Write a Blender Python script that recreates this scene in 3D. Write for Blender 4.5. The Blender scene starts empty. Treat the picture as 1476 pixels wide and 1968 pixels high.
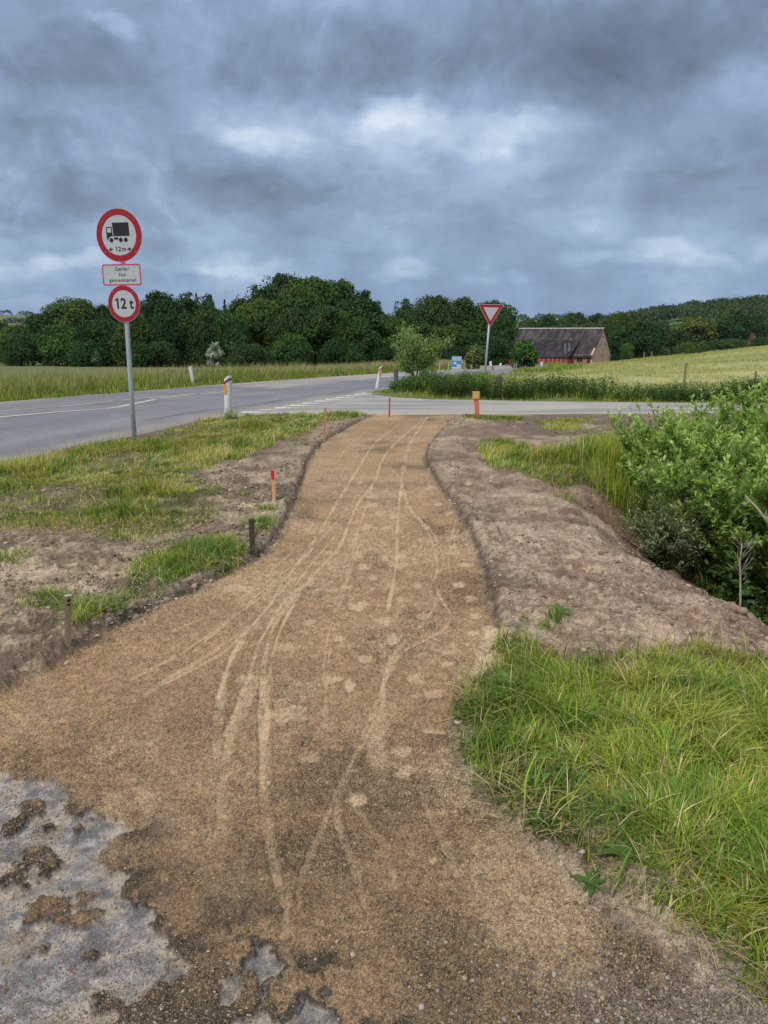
import bpy, math, random
import numpy as np
from mathutils import Vector, Matrix
random.seed(7)
RN = np.random.default_rng(11)
SC = bpy.context.scene
COL = SC.collection
pi = math.pi

# ------------------------------------------------------------ camera
F, PITCH, CH = 1421.0, math.radians(14.0), 1.6
cd = bpy.data.cameras.new('camera'); cam = bpy.data.objects.new('camera', cd); COL.objects.link(cam)
cam.location = (0, 0, CH); cam.rotation_euler = (pi/2 - PITCH, 0, 0)
cd.sensor_fit = 'VERTICAL'; cd.sensor_height = 24; cd.lens = 24*F/1968
cd.clip_start = .05; cd.clip_end = 9000
SC.camera = cam

# ------------------------------------------------------------ sky, sun, exposure
SUN_EL, SUN_AZ = math.radians(52), math.radians(-150)      # azimuth from +Y towards +X
SUN_STRENGTH = 1.5
EXPOSURE = 0.42
SC.view_settings.view_transform = 'Standard'; SC.view_settings.look = 'None'
SC.view_settings.gamma = 1; SC.view_settings.exposure = EXPOSURE; SC.view_settings.use_curve_mapping = False
sd = bpy.data.lights.new('sun', 'SUN'); sd.energy = SUN_STRENGTH; sd.angle = math.radians(10); sd.color = (1, .93, .82)
so = bpy.data.objects.new('sun', sd); COL.objects.link(so)
sdir = Vector((math.sin(SUN_AZ)*math.cos(SUN_EL), math.cos(SUN_AZ)*math.cos(SUN_EL), math.sin(SUN_EL)))
so.rotation_euler = (-sdir).to_track_quat('-Z', 'Y').to_euler()

class NT:
    """small helper to write node maths"""
    def __init__(s, tree): s.t = tree; s.n = tree.nodes; s.l = tree.links
    def new(s, typ, **kw):
        n = s.n.new(typ)
        for k, v in kw.items(): setattr(n, k, v)
        return n
    def put(s, sock, v):
        if isinstance(v, bpy.types.NodeSocket): s.l.new(v, sock)
        else: sock.default_value = v
    def m(s, op, a, b=0.0, c=0.0, clamp=False):
        n = s.new('ShaderNodeMath', operation=op); n.use_clamp = clamp
        s.put(n.inputs[0], a); s.put(n.inputs[1], b); s.put(n.inputs[2], c); return n.outputs[0]
    def v(s, op, a, b=(0, 0, 0)):
        n = s.new('ShaderNodeVectorMath', operation=op); s.put(n.inputs[0], a); s.put(n.inputs[1], b); return n.outputs[0]
    def xyz(s, x, y, z):
        n = s.new('ShaderNodeCombineXYZ'); s.put(n.inputs[0], x); s.put(n.inputs[1], y); s.put(n.inputs[2], z); return n.outputs[0]
    def noise(s, vec, scale, detail=4, rough=.5, dist=0.0, col=False):
        n = s.new('ShaderNodeTexNoise'); s.put(n.inputs['Vector'], vec)
        n.inputs['Scale'].default_value = scale; n.inputs['Detail'].default_value = detail
        n.inputs['Roughness'].default_value = rough; n.inputs['Distortion'].default_value = dist
        return n.outputs['Color' if col else 'Fac']
    def ramp(s, fac, pts, interp='LINEAR'):
        n = s.new('ShaderNodeValToRGB'); s.put(n.inputs[0], fac); n.color_ramp.interpolation = interp
        e = n.color_ramp.elements
        while len(e) < len(pts): e.new(.5)
        for k, (p, c) in enumerate(pts):
            e[k].position = p; e[k].color = (*c, 1) if len(c) == 3 else c
        return n.outputs[0]
    def mix(s, f, a, b, mode='MIX'):
        n = s.new('ShaderNodeMix', data_type='RGBA', blend_type=mode)
        s.put(n.inputs['Factor'], f); s.put(n.inputs[6], a); s.put(n.inputs[7], b); return n.outputs[2]
    def smooth(s, x, a, b):
        n = s.new('ShaderNodeMapRange', interpolation_type='SMOOTHSTEP'); s.put(n.inputs[0], x)
        n.inputs[1].default_value = a; n.inputs[2].default_value = b; return n.outputs[0]

def ray(px, py):
    dx = (px-738)/F; dy = -(py-984)/F
    return dx, math.cos(PITCH)+dy*math.sin(PITCH), -math.sin(PITCH)+dy*math.cos(PITCH)

def build_world():
    w = bpy.data.worlds.new('World'); SC.world = w; w.use_nodes = True
    nt = NT(w.node_tree); w.node_tree.nodes.clear()
    out = nt.new('ShaderNodeOutputWorld'); bg = nt.new('ShaderNodeBackground')
    sky = nt.new('ShaderNodeTexSky', sky_type='NISHITA'); sky.sun_disc = False
    sky.sun_elevation = SUN_EL; sky.sun_rotation = SUN_AZ; sky.altitude = 30; sky.air_density = 1.2; sky.dust_density = 2.0
    tc = nt.new('ShaderNodeTexCoord'); d = tc.outputs['Generated']
    sp = nt.new('ShaderNodeSeparateXYZ'); nt.put(sp.inputs[0], d); x, y, z = sp.outputs
    zc = nt.m('MAXIMUM', z, 0.0)
    k = nt.m('DIVIDE', 1.0, nt.m('ADD', zc, .17))
    P = nt.xyz(nt.m('MULTIPLY', x, k), nt.m('MULTIPLY', y, k), 0.0)
    az = nt.m('ARCTAN2', x, y); el = nt.m('ARCSINE', z)
    A = nt.xyz(az, nt.m('MULTIPLY', el, 1.35), 0.0)
    # warped angles for the cloud banks
    wn = nt.v('SUBTRACT', nt.noise(A, 5.5, 6, .6, 0, True), (.5, .5, .5))
    ws = nt.new('ShaderNodeSeparateXYZ'); nt.put(ws.inputs[0], wn)
    azw = nt.m('MULTIPLY_ADD', ws.outputs[0], .17, az); elw = nt.m('MULTIPLY_ADD', ws.outputs[1], .10, el)
    big = nt.noise(P, .95, 6, .52, .7); fine = nt.noise(P, 2.6, 9, .62, .9)
    mid = nt.noise(A, 4.2, 9, .60, .5); puff = nt.noise(A, 11.0, 7, .62, .3)
    val = nt.m('MULTIPLY_ADD', nt.m('SUBTRACT', big, .5), .40, .50)
    val = nt.m('MULTIPLY_ADD', nt.m('SUBTRACT', mid, .5), 1.0, val)
    val = nt.m('MULTIPLY_ADD', nt.m('SUBTRACT', nt.noise(A, 9.0, 10, .62, .25), .5), .55, val)
    val = nt.m('MULTIPLY_ADD', nt.smooth(nt.noise(A, 3.1, 9, .66, .8), .53, .64), -.13, val)
    val = nt.m('MULTIPLY_ADD', nt.smooth(nt.noise(A, 4.6, 9, .64, .9), .57, .70), .16, val)
    val = nt.m('MULTIPLY_ADD', nt.m('SUBTRACT', fine, .5), .22, val)
    cum = nt.noise(A, 9.0, 8, .6, .2)
    banks = [(1160, 75, 330, 95, -.24), (600, 120, 210, 75, -.24), (330, 385, 240, 48, -.26), (470, 350, 80, 32, -.14),
             (70, 300, 190, 45, -.16), (40, 400, 130, 42, -.2), (730, 390, 150, 45, -.06), (150, 110, 160, 45, -.12),
             (1420, 330, 200, 90, -.10), (770, 215, 60, 26, .22), (700, 245, 60, 20, .15), (1460, 30, 200, 90, -.08), (20, 60, 160, 90, -.05), (900, 250, 170, 40, .16), (215, 45, 50, 18, .22), (490, 270, 110, 26, .22),
             (1050, 235, 110, 30, .16), (640, 250, 330, 45, .12), (1040, 300, 200, 40, .12),
             (430, 500, 70, 20, .26), (400, 512, 90, 12, .16), (530, 515, 45, 15, .22), (785, 512, 55, 20, .26), (740, 525, 70, 12, .14), (60, 505, 100, 20, .2), (180, 500, 60, 20, .22), (1265, 472, 55, 24, .26),
             (1340, 495, 60, 18, .2), (1190, 505, 90, 16, .2), (1460, 460, 40, 22, .2), (960, 520, 80, 14, .14), (60, 580, 120, 14, .2)]
    for (px, py, rx, ry, amp) in banks:
        r = ray(px, py); a0 = math.atan2(r[0], r[1]); e0 = math.atan2(r[2], math.hypot(r[0], r[1]))
        u = nt.m('MULTIPLY', nt.m('SUBTRACT', azw, a0), F*.93/rx); v = nt.m('MULTIPLY', nt.m('SUBTRACT', elw, e0), F/ry)
        q = nt.m('ADD', nt.m('MULTIPLY', u, u), nt.m('MULTIPLY', v, v))
        g = nt.m('POWER', 2.718, nt.m('MULTIPLY', q, -1.0)); g = nt.smooth(nt.m('MULTIPLY_ADD', nt.m('SUBTRACT', puff, .5), .9, g), .18, .85)
        val = nt.m('MULTIPLY_ADD', g, amp*.95, val)
    low = nt.m('SUBTRACT', 1.0, nt.smooth(el, .02, .17))
    val = nt.m('MULTIPLY_ADD', nt.m('MULTIPLY', nt.m('SUBTRACT', cum, .5), low), .75, val)
    cloud = nt.ramp(val, [(0.0, (.090, .12, .168)), (.25, (.148, .195, .278)), (.45, (.205, .277, .405)), (.62, (.278, .366, .51)), (.8, (.385, .47, .59)), (1.0, (.54, .62, .71))])
    # the cloud layer thins a little towards the horizon, where bluer air shows
    cloud = nt.mix(nt.m('MULTIPLY', low, .5), cloud, (.17, .275, .45, 1))
    # the brighter, thinner layer overhead that lights the ground
    top = nt.smooth(z, .42, .85)
    cloud = nt.mix(top, cloud, (.60, .595, .59, 1))
    nis = nt.mix(1.0, sky.outputs[0], (.10, .10, .10, 1), 'MULTIPLY')
    col = nt.mix(.93, nis, cloud)
    nt.put(bg.inputs[0], col); bg.inputs[1].default_value = 1.0
    nt.l.new(bg.outputs[0], out.inputs[0])
    w.cycles.sampling_method = 'MANUAL'; w.cycles.sample_map_resolution = 512
build_world()

# ------------------------------------------------------------ noise
def _h(xi, yi, s):
    h = (xi*374761393 + yi*668265263 + s*1274126177) & 0xffffffff
    h = ((h ^ (h >> 13))*1274126177) & 0xffffffff
    h = h ^ (h >> 16)
    return h.astype(np.float64)/4294967295.0*2-1
def vn(x, y, s=0):
    xf = np.floor(x); yf = np.floor(y); xi = xf.astype(np.int64); yi = yf.astype(np.int64)
    u = x-xf; v = y-yf; u = u*u*u*(u*(u*6-15)+10); v = v*v*v*(v*(v*6-15)+10)
    return (_h(xi, yi, s)*(1-u)+_h(xi+1, yi, s)*u)*(1-v)+(_h(xi, yi+1, s)*(1-u)+_h(xi+1, yi+1, s)*u)*v
def fbm(x, y, f, o=4, s=0, fm=None, g=.5):
    t = np.zeros_like(x, dtype=float); a = 1.0; n = 0.0
    for k in range(o):
        c, sn = math.cos(k*1.3), math.sin(k*1.3)
        v = vn((x*c-y*sn)*f+k*17.3, (x*sn+y*c)*f-k*9.1, s+k*31)
        if fm is not None: v = v*np.clip(fm/f*1.0-.4, 0, 1)
        t += a*v; n += a; a *= g; f *= 2.03
    return t/n*1.6
def sst(a, b, x):
    t = np.clip((x-a)/(b-a), 0, 1); return t*t*(3-2*t)

# ------------------------------------------------------------ terrain
SLOPE = .036
def base(x, y):
    x = np.asarray(x, float); y = np.asarray(y, float)
    s = y-13.0; z = -SLOPE*np.where(s > 0, np.sqrt(s*s+1.5)-.0, 0)*np.clip(s/3, 0, 1)
    u = x/np.maximum(y, 1.0)
    lift = np.clip((u-.25)/.27, 0, 2.2)*2.1
    lift = lift*sst(24, 78, y)*(1-sst(88, 190, y))
    z = z+lift
    z = z-1.7*sst(82, 150, y)*(1-sst(200, 300, y))*sst(.02, .14, u)
    far = np.maximum(y-260, 0)
    z = z+far*SLOPE*.95
    rng = np.hypot(x, y)
    z = z+sst(700, 2300, rng)*(38+9*vn(x*.0016, y*.0016, 5)+5*vn(x*.005, y*.005, 6))*sst(-.2, .35, y/np.maximum(rng, 1))
    hx, hy = 325., 640.
    hill = np.exp(-(((x-hx)/150)**2+((y-hy)/170)**2))*24
    hill += np.exp(-(((x-hx-190)/150)**2+((y-hy)/200)**2))*13
    return z+hill
def G(px, py):
    """the ground point under a pixel of the photograph"""
    dx, dy, dz = ray(px, py); t = .6; pt = t
    while t < 4000:
        if CH+t*dz <= float(base(t*dx, t*dy)): break
        pt = t; t *= 1.01
    for _ in range(14):
        m = (t+pt)/2
        if CH+m*dz <= float(base(m*dx, m*dy)): t = m
        else: pt = m
    return (t*dx, t*dy)
def GP(pts): return [G(*p) for p in pts]
def AT(px, py, y):
    """the point seen at a pixel, standing y metres ahead"""
    dx, dy, dz = ray(px, py); t = y/dy; return Vector((dx*t, y, CH+dz*t))
def inside_sd(poly, x, y, margin=1.5):
    P = np.array(poly); sd = np.full(x.shape, margin, float)
    m = (x > P[:, 0].min()-margin) & (x < P[:, 0].max()+margin) & (y > P[:, 1].min()-margin) & (y < P[:, 1].max()+margin)
    if not m.any(): return sd
    X, Y = x[m], y[m]; d = np.full(X.shape, 1e9); ins = np.zeros(X.shape, bool)
    for k in range(len(P)):
        ax, ay = P[k]; bx, by = P[(k+1) % len(P)]
        ex, ey = bx-ax, by-ay; L = ex*ex+ey*ey+1e-12
        t = np.clip(((X-ax)*ex+(Y-ay)*ey)/L, 0, 1)
        d = np.minimum(d, (X-ax-t*ex)**2+(Y-ay-t*ey)**2)
        c = ((ay > Y) != (by > Y)) & (X < ex*(Y-ay)/(ey if abs(ey) > 1e-12 else 1e-12)+ax)
        ins ^= c
    d = np.sqrt(d); sd[m] = np.where(ins, -d, np.minimum(d, margin)); return sd
def line_d(pts, x, y, margin=.6):
    P = np.array(pts); out = np.full(x.shape, margin, float)
    m = (x > P[:, 0].min()-margin) & (x < P[:, 0].max()+margin) & (y > P[:, 1].min()-margin) & (y < P[:, 1].max()+margin)
    if not m.any(): return out
    X, Y = x[m], y[m]; d = np.full(X.shape, 1e9)
    for k in range(len(P)-1):
        ax, ay = P[k]; bx, by = P[k+1]; ex, ey = bx-ax, by-ay
        t = np.clip(((X-ax)*ex+(Y-ay)*ey)/(ex*ex+ey*ey+1e-12), 0, 1)
        d = np.minimum(d, (X-ax-t*ex)**2+(Y-ay-t*ey)**2)
    out[m] = np.minimum(np.sqrt(d), margin); return out
def smooth_line(pts, n=5):
    P = np.array(pts, float)
    Q = np.vstack([2*P[0]-P[1], P, 2*P[-1]-P[-2]]); o = []
    for i in range(1, len(Q)-2):
        for j in range(n):
            t = j/n; a, b, c, d = Q[i-1], Q[i], Q[i+1], Q[i+2]
            o.append(.5*(2*b+(c-a)*t+(2*a-5*b+4*c-d)*t*t+(3*b-a-3*c+d)*t**3))
    o.append(P[-1]); return np.array(o)

# outlines on the ground (world metres)
PATH = smooth_line(GP([(735, 795), (700, 806), (660, 828), (625, 850), (602, 880), (590, 905), (577, 950), (562, 985), (545, 1030), (500, 1075), (440, 1105), (370, 1140), (300, 1172), (240, 1205), (170, 1240), (90, 1290), (0, 1335)]), 3).tolist() + \
    [(-2.6, 2.9), (-3.5, 2.0), (-3.5, .2), (3.2, .2), (2.6, 1.15)] + \
    smooth_line(GP([(1560, 2010), (1400, 1925), (1270, 1840), (1160, 1765), (1090, 1690), (1010, 1630), (960, 1580), (905, 1530), (872, 1465), (856, 1405), (890, 1350), (930, 1290), (948, 1215), (938, 1165), (925, 1110), (905, 1050), (882, 1000), (858, 955), (830, 918), (813, 885), (820, 858), (845, 826), (880, 796)]), 3).tolist()
PAVE = GP([(-300, 1440), (-60, 1474), (20, 1480), (60, 1500), (95, 1492), (128, 1512), (136, 1550), (185, 1570), (236, 1588), (206, 1636), (226, 1682), (196, 1712), (250, 1738), (312, 1745), (296, 1770), (332, 1800), (338, 1850), (300, 1890), (190, 1895), (178, 1975), (170, 2100), (-400, 2200)])
PAVE2 = [GP([(487, 1795), (505, 1812), (532, 1842), (536, 1856), (503, 1882), (484, 1850)]), GP([(430, 1880), (455, 1868), (462, 1892), (440, 1906)]),
         GP([(510, 1886), (500, 1915), (535, 1930), (590, 1898), (622, 1920), (662, 1948), (660, 2060), (430, 2060), (455, 1960), (490, 1920)])]
HOLES = [(75, 1640, 32, 20), (92, 1655, 20, 14), (118, 1735, 58, 26), (160, 1750, 30, 20), (212, 1816, 20, 12), (245, 1798, 14, 14), (60, 1545, 22, 12), (100, 1583, 8, 4), (145, 1584, 12, 4), (82, 1812, 12, 6), (15, 1690, 26, 14), (180, 1826, 12, 6), (25, 1580, 8, 9)]
GRASS_R = GP([(985, 1238), (1060, 1255), (1130, 1280), (1200, 1268), (1280, 1240), (1380, 1248), (1476, 1262)]) + [(3.2, 3.35), (4.5, 2.6), (4.5, .2), (3.1, .2), (2.5, .9)] + \
    GP([(1560, 1990), (1476, 1940), (1400, 1880), (1290, 1812), (1180, 1722), (1120, 1650), (1040, 1605), (990, 1572), (940, 1530), (884, 1522), (856, 1465), (838, 1418), (890, 1345), (945, 1292)])
GRASS_L = [(-9, 6.2), (-5.8, 6.0)] + GP([(0, 1024), (90, 1018), (180, 1030), (290, 1052), (385, 1025), (425, 1000), (415, 955), (372, 925), (405, 902), (480, 882), (545, 852), (610, 818), (690, 802), (690, 797), (560, 796), (470, 799), (440, 804), (250, 841), (100, 873), (0, 891)]) + [(-6, 5.4), (-9, -2)]
TUFT_L = GP([(85, 1165), (190, 1150), (270, 1110), (330, 1065), (400, 1052), (445, 1080), (400, 1110), (320, 1140), (250, 1180), (160, 1222), (95, 1205)])
SANDSTRIP = GP([(940, 1208), (985, 1218), (985, 1250), (962, 1290), (925, 1338), (888, 1345), (915, 1270)])
DITCH = [(1.72, 7.75), (1.72, 7.0), (1.73, 6.0), (1.72, 5.23), (1.83, 4.6), (2.1, 3.85), (2.6, 3.4), (4, 3.1), (9, 3), (12, 6), (12, 10.8), (5.5, 10.4), (3.6, 9.7), (2.7, 8.8), (2.1, 8.05)]
GRASS_D = GP([(940, 868), (1010, 872), (1120, 860), (1215, 845), (1330, 815), (1476, 812), (1700, 812), (1700, 1000), (1476, 1010), (1250, 1095), (1180, 1010), (1075, 930), (1010, 918), (935, 908)])
GRASS_E = [GP([(905, 798), (990, 800), (1000, 812), (950, 815), (905, 808)]), GP([(1040, 812), (1130, 802), (1150, 812), (1100, 826), (1050, 826)]), GP([(925, 852), (990, 850), (1010, 866), (940, 872)])]
TRACKS = [(.014, 1.0, [(822, 800), (770, 840), (735, 880), (722, 920), (690, 960), (672, 1000), (655, 1040), (640, 1062), (600, 1102), (560, 1150), (530, 1190), (512, 1240), (505, 1300), (503, 1380), (503, 1460), (505, 1540), (520, 1620), (535, 1690)]),
          (.013, .8, [(765, 815), (720, 850), (690, 895), (665, 935), (640, 975), (620, 1010), (590, 1055), (555, 1100), (515, 1160), (470, 1210), (420, 1255), (320, 1305)]),
          (.011, .8, [(655, 1043), (600, 1105), (545, 1160), (500, 1225), (478, 1290), (452, 1380), (432, 1440)]),
          (.012, .95, [(822, 800), (790, 845), (775, 890), (772, 920), (765, 980), (762, 1040), (760, 1085), (750, 1140), (740, 1195)]),
          (.011, .7, [(733, 885), (755, 902), (772, 925), (785, 970), (810, 1000), (830, 1040), (840, 1090), (825, 1130), (838, 1155), (800, 1208), (760, 1250), (737, 1300), (733, 1350), (708, 1400), (680, 1450), (650, 1510), (620, 1580), (590, 1650)]),
          (.010, .7, [(772, 925), (778, 960), (800, 990), (830, 1020), (850, 1060), (850, 1085), (838, 1110), (845, 1145), (862, 1170), (862, 1195), (830, 1220), (770, 1252), (730, 1330), (700, 1400), (662, 1490)]),
          (.010, .45, [(725, 900), (705, 960), (690, 1010), (680, 1050), (660, 1120), (640, 1180), (622, 1260), (625, 1340), (620, 1400)]),
          (.02, .5, [(560, 1150), (470, 1205), (400, 1255), (320, 1300), (280, 1330)]),
          (.02, .5, [(600, 1110), (500, 1190), (440, 1270), (420, 1360), (415, 1450)]),
          (.012, .5, [(735, 1240), (735, 1350), (690, 1440), (648, 1540), (655, 1600), (680, 1660), (700, 1740)]),
          (.014, .5, [(808, 1520), (830, 1575), (860, 1630), (885, 1690)]),
          (.05, .28, [(270, 1540), (330, 1590), (400, 1650), (440, 1710)]),
          (.008, .4, [(690, 860), (665, 890), (652, 925), (640, 950)]),
          (.02, .45, [(512, 1240), (480, 1330), (440, 1420), (425, 1520), (425, 1620)]),
          (.04, .6, [(735, 1360), (720, 1430), (740, 1490)]), (.011, .6, [(668, 975), (610, 1040), (560, 1085), (470, 1160), (380, 1230), (250, 1300)])]
PRINTS = [(712, 950, 15, 5), (717, 967, 13, 5), (755, 989, 12, 6), (703, 1012, 13, 6), (735, 1040, 15, 7), (743, 1012, 13, 5), (683, 1061, 16, 7), (765, 1065, 18, 7), (768, 1082, 20, 6), (700, 1085, 15, 6), (738, 1068, 12, 6),
          (870, 1018, 14, 4), (868, 1030, 15, 5), (872, 1048, 15, 5), (868, 1060, 16, 4), (880, 1122, 15, 7), (636, 1131, 13, 4), (666, 1124, 14, 5), (688, 1160, 22, 9), (752, 1120, 14, 8), (738, 1190, 22, 10), (752, 1225, 17, 12), (862, 1250, 20, 6),
          (860, 1273, 16, 6), (700, 1262, 18, 7), (672, 1312, 12, 16), (558, 1370, 34, 17), (768, 1438, 22, 12), (778, 1475, 26, 18), (832, 1402, 26, 9), (545, 1240, 30, 10), (850, 905, 10, 3), (828, 935, 10, 4), (905, 1150, 14, 7), (448, 1128, 40, 7),
          (590, 1015, 10, 3), (690, 925, 8, 3), (862, 985, 10, 3), (912, 1185, 14, 6), (650, 1222, 14, 8), (512, 1370, 22, 10), (1140, 1110, 30, 6), (1100, 1085, 26, 6)]
TRACKS += [(.008, .75, [(380, 1151), (450, 1122), (515, 1098), (560, 1060)]), (.010, .8, [(372, 1246), (450, 1180), (549, 1108), (600, 1050)]), (.012, .8, [(419, 1336), (440, 1270), (470, 1215), (561, 1108)]), (.010, .85, [(432, 1410), (474, 1308), (510, 1206), (576, 1108), (640, 1030)]),
           (.010, .9, [(516, 1500), (512, 1380), (522, 1260), (545, 1190), (590, 1115)]), (.009, .5, [(624, 1399), (628, 1296), (638, 1218), (662, 1124), (690, 1040)]), (.016, .7, [(535, 1690), (548, 1730), (545, 1790)]), (.009, .6, [(592, 1640), (575, 1700), (572, 1750)]), (.008, .5, [(330, 1210), (430, 1165), (520, 1110)]),
           (.007, .5, [(700, 830), (665, 860), (640, 900), (628, 935)]), (.008, .6, [(800, 830), (784, 870), (778, 905)]), (.008, .45, [(880, 985), (862, 1060), (870, 1130)]), (.008, .6, [(708, 960), (690, 1010), (668, 1060)]), (.02, .3, [(500, 1700), (420, 1620), (345, 1560), (250, 1510)]), (.01, .5, [(760, 1700), (735, 1620), (690, 1560), (660, 1500)])]
TRW = [(w, a, smooth_line(GP(p), 4)) for (w, a, p) in TRACKS]
def ellipse_w(px, py, rx, ry):
    c = G(px, py); a = G(px+rx, py); b = G(px, py-ry); return c[0], c[1], abs(a[0]-c[0]), abs(b[1]-c[1])
PRINTS += [(820, 1010, 11, 4), (842, 968, 9, 3), (800, 1120, 13, 5), (812, 1180, 15, 6), (640, 975, 10, 3), (630, 1060, 14, 5), (586, 1120, 16, 5), (728, 985, 10, 4), (895, 1085, 13, 5), (905, 1215, 16, 6), (800, 1300, 20, 8), (640, 1300, 18, 8), (596, 1190, 18, 6), (830, 1330, 20, 8), (770, 1148, 14, 6), (716, 1105, 13, 5), (470, 1300, 22, 9), (600, 1450, 26, 12), (690, 1530, 26, 12), (900, 930, 9, 3), (925, 1010, 10, 4), (955, 1060, 14, 4)]
PRW = [ellipse_w(*p) for p in PRINTS]; HOW = [ellipse_w(*p) for p in HOLES]

ROADC = smooth_line([(-21, -40), (-18.6, -29), (-13.3, -9.6), (-8.1, 9.7), (-5.5, 19.3), (-2.9, 29), (-.1, 38), (2.9, 46.3), (5.6, 54.5), (9.4, 62), (12.2, 70), (13.8, 80), (14.4, 95), (12, 120), (6, 150)], 14)
ROADHW = 3.65
NEARX = lambda y: -4.59+(y-8.71)*.2718      # near edge of the main road
SIDE = [(NEARX(13.2)-.1, 13.2), (-2.35, 14.3), (-1.3, 14.45), (2.7, 14.53), (5.8, 14.8), (12, 15.4), (30, 17), (60, 20), (60, 24.5), (30, 20.4), (12, 18.4), (9.15, 18.0), (6, 18.5), (3.5, 19.1), (1.3, 19.7), (.35, 20.7), (-.35, 22.4), (-.7, 24.0), (NEARX(24.2)-.25, 24.6)]

def road_d(x, y): return line_d(ROADC, x, y, 9.0)

def zone(x, y, fm=None):
    """ground height and zone masks at world points"""
    Z = base(x, y); M = {}
    near = (y < 40)
    e1 = fbm(x, y, 7, 4, 3, fm)*.035; e2 = fbm(x, y, 2.2, 4, 8, fm)
    sp = inside_sd(PATH, x, y, 2.5)
    M['path'] = 1-sst(-.03, .03, sp+e1*.6)
    pv = inside_sd(PAVE, x, y, 1.0)
    for q in PAVE2: pv = np.minimum(pv, inside_sd(q, x, y, 1.0))
    for (cx, cy, rx, ry) in HOW:
        r = np.hypot((x-cx)/rx, (y-cy)/ry); pv = np.maximum(pv, np.where(r < 2.5, (1-r)*min(rx, ry), -9))
    jag = fbm(x, y, 14, 5, 21, fm, .6)*.040+fbm(x, y, 5, 2, 25, fm)*.02
    M['pv'] = pv+jag
    M['pave'] = 1-sst(-.006, .006, M['pv'])
    sg = np.minimum(inside_sd(GRASS_R, x, y, 2), inside_sd(GRASS_L, x, y, 2)); M['sgL'] = inside_sd(GRASS_L, x, y, 2)
    M['sgR'] = inside_sd(GRASS_R, x, y, 2)
    st = inside_sd(TUFT_L, x, y, 1); sdg = inside_sd(GRASS_D, x, y, 2)
    for q in GRASS_E: sdg = np.minimum(sdg, inside_sd(q, x, y, 1)+.05)
    M['st'] = st; M['sdg'] = sdg
    sdit = inside_sd(DITCH, x, y, 3); bare = sst(8.6, 7.2, y)*sst(-.05, -.2, sdit)*sst(-1.35, -1.0, sdit); M['bare'] = bare
    sdg = sdg+bare*1.2; M['sdg'] = sdg
    g = np.minimum(np.minimum(sg, st), sdg)
    M['grass'] = 1-sst(-.20, -.03, g+e2*.09)
    rd = np.minimum(road_d(x, y)-ROADHW, inside_sd(SIDE, x, y, 9.0)); M['rd'] = rd
    sidev = inside_sd(SIDE, x, y, 9.0)
    beyond = (road_d(x, y) > ROADHW-.3)
    # the country beyond the roads
    cx = np.interp(y, ROADC[:, 1], ROADC[:, 0])
    left = (x < cx-2)
    M['beyond_l'] = np.where(left & (rd > 0), 1., 0.)
    M['beyond_r'] = np.where((~left) & (y > 17.2) & (rd > 0), 1., 0.)
    M['soil'] = np.clip(1-M['grass'], 0, 1)
    # relief
    nz = (1-sst(12, 16, y))
    roadfar = sst(.05, .5, rd)
    soilr = (1-M['path'])*(1-M['pave'])*roadfar*nz
    shoulder = sst(0, .12, sp)*(1-sst(.5, 1.6, sp))*sst(3.0, 4.0, y)
    Z = Z+soilr*(shoulder*.035+fbm(x, y, 1.1, 3, 40, fm)*.03+fbm(x, y, 5.5, 4, 41, fm)*.022+np.abs(fbm(x, y, 14, 4, 43, fm))*.024*(1-M['grass']*.6)*(.5+.8*sst(-.4, .5, fbm(x, y, 1.6, 2, 44, fm))))
    rough = soilr*(1-.55*sst(.3, 1.0, x))*sst(-.1, .25, sp)*(.35+.65*sst(-.3, .4, fbm(x, y, 1.9, 3, 45, fm)))
    cl1 = sst(.05, .32, fbm(x, y, 15, 3, 46, fm)); cl2 = sst(.10, .35, fbm(x, y, 37, 2, 47, fm)); M['clod'] = rough*(cl1*.6+cl2*.5)
    Z = Z+rough*(cl1*.017+cl2*.008)
    Z = Z+M['path']*(1-M['pave'])*(fbm(x, y, 1.5, 2, 50, fm)*.006+fbm(x, y, 12, 3, 51, fm)*.0035+fbm(x, y, 60, 3, 52, fm)*.0035)
    Z = Z-M['path']*.012*(1-sst(-.3, 0, sp))
    Z = Z+(1-M['path'])*0
    # a small lip of pushed-up soil along both sides of the path
    Z = Z-np.exp(-((sp-.03)/.022)**2)*.012*nz*sst(3.3, 4, y)
    Z = Z+np.exp(-((sp-.09)/.045)**2)*.026*(.6+.7*fbm(x, y, 6, 3, 60, fm))*nz*sst(3.0, 3.6, y)
    sdit = inside_sd(DITCH, x, y, 3)
    dq = -sdit+.07*e2; dep = 1.2*np.clip((np.sqrt(np.maximum(dq+.12, 0)**2+.03)-.173)/1.75, 0, 1)
    M['ditch'] = dep
    Z = Z-dep+dep*fbm(x, y, 3, 3, 70, fm)*.06
    M['sdit'] = sdit
    # tracks and footprints pressed into the loose top layer
    tr = np.zeros_like(x); rdg = np.zeros_like(x)
    wob = fbm(x, y, 3.5, 3, 80)*.006+fbm(x, y, 30, 2, 82)*.003
    for (w, a, P) in TRW:
        d = np.abs(line_d(P, x, y, .3)+wob)/1.18; q = 1-sst(w*.45, w*1.15, d)
        q = q*np.clip(.62+.55*fbm(x, y, 7, 4, 81+int(w*1000)), .12, 1)
        tr = np.maximum(tr, min(1, a*1.15)*q); rdg = np.maximum(rdg, a*np.exp(-((d-w*1.55)/(w*.38))**2))
    fp = np.zeros_like(x)
    for (cx_, cy_, rx, ry) in PRW:
        m = (np.abs(x-cx_) < rx*2) & (np.abs(y-cy_) < ry*2)
        if m.any():
            r = np.hypot((x[m]-cx_)/rx, (y[m]-cy_)/ry)+fbm(x[m], y[m], 28, 3, 90)*.34
            fp[m] = np.maximum(fp[m], 1-sst(.55, 1.05, r))
    M['tr'] = np.clip(tr, 0, 1)*M['path']; M['fp'] = fp*(1-M['pave'])
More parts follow.
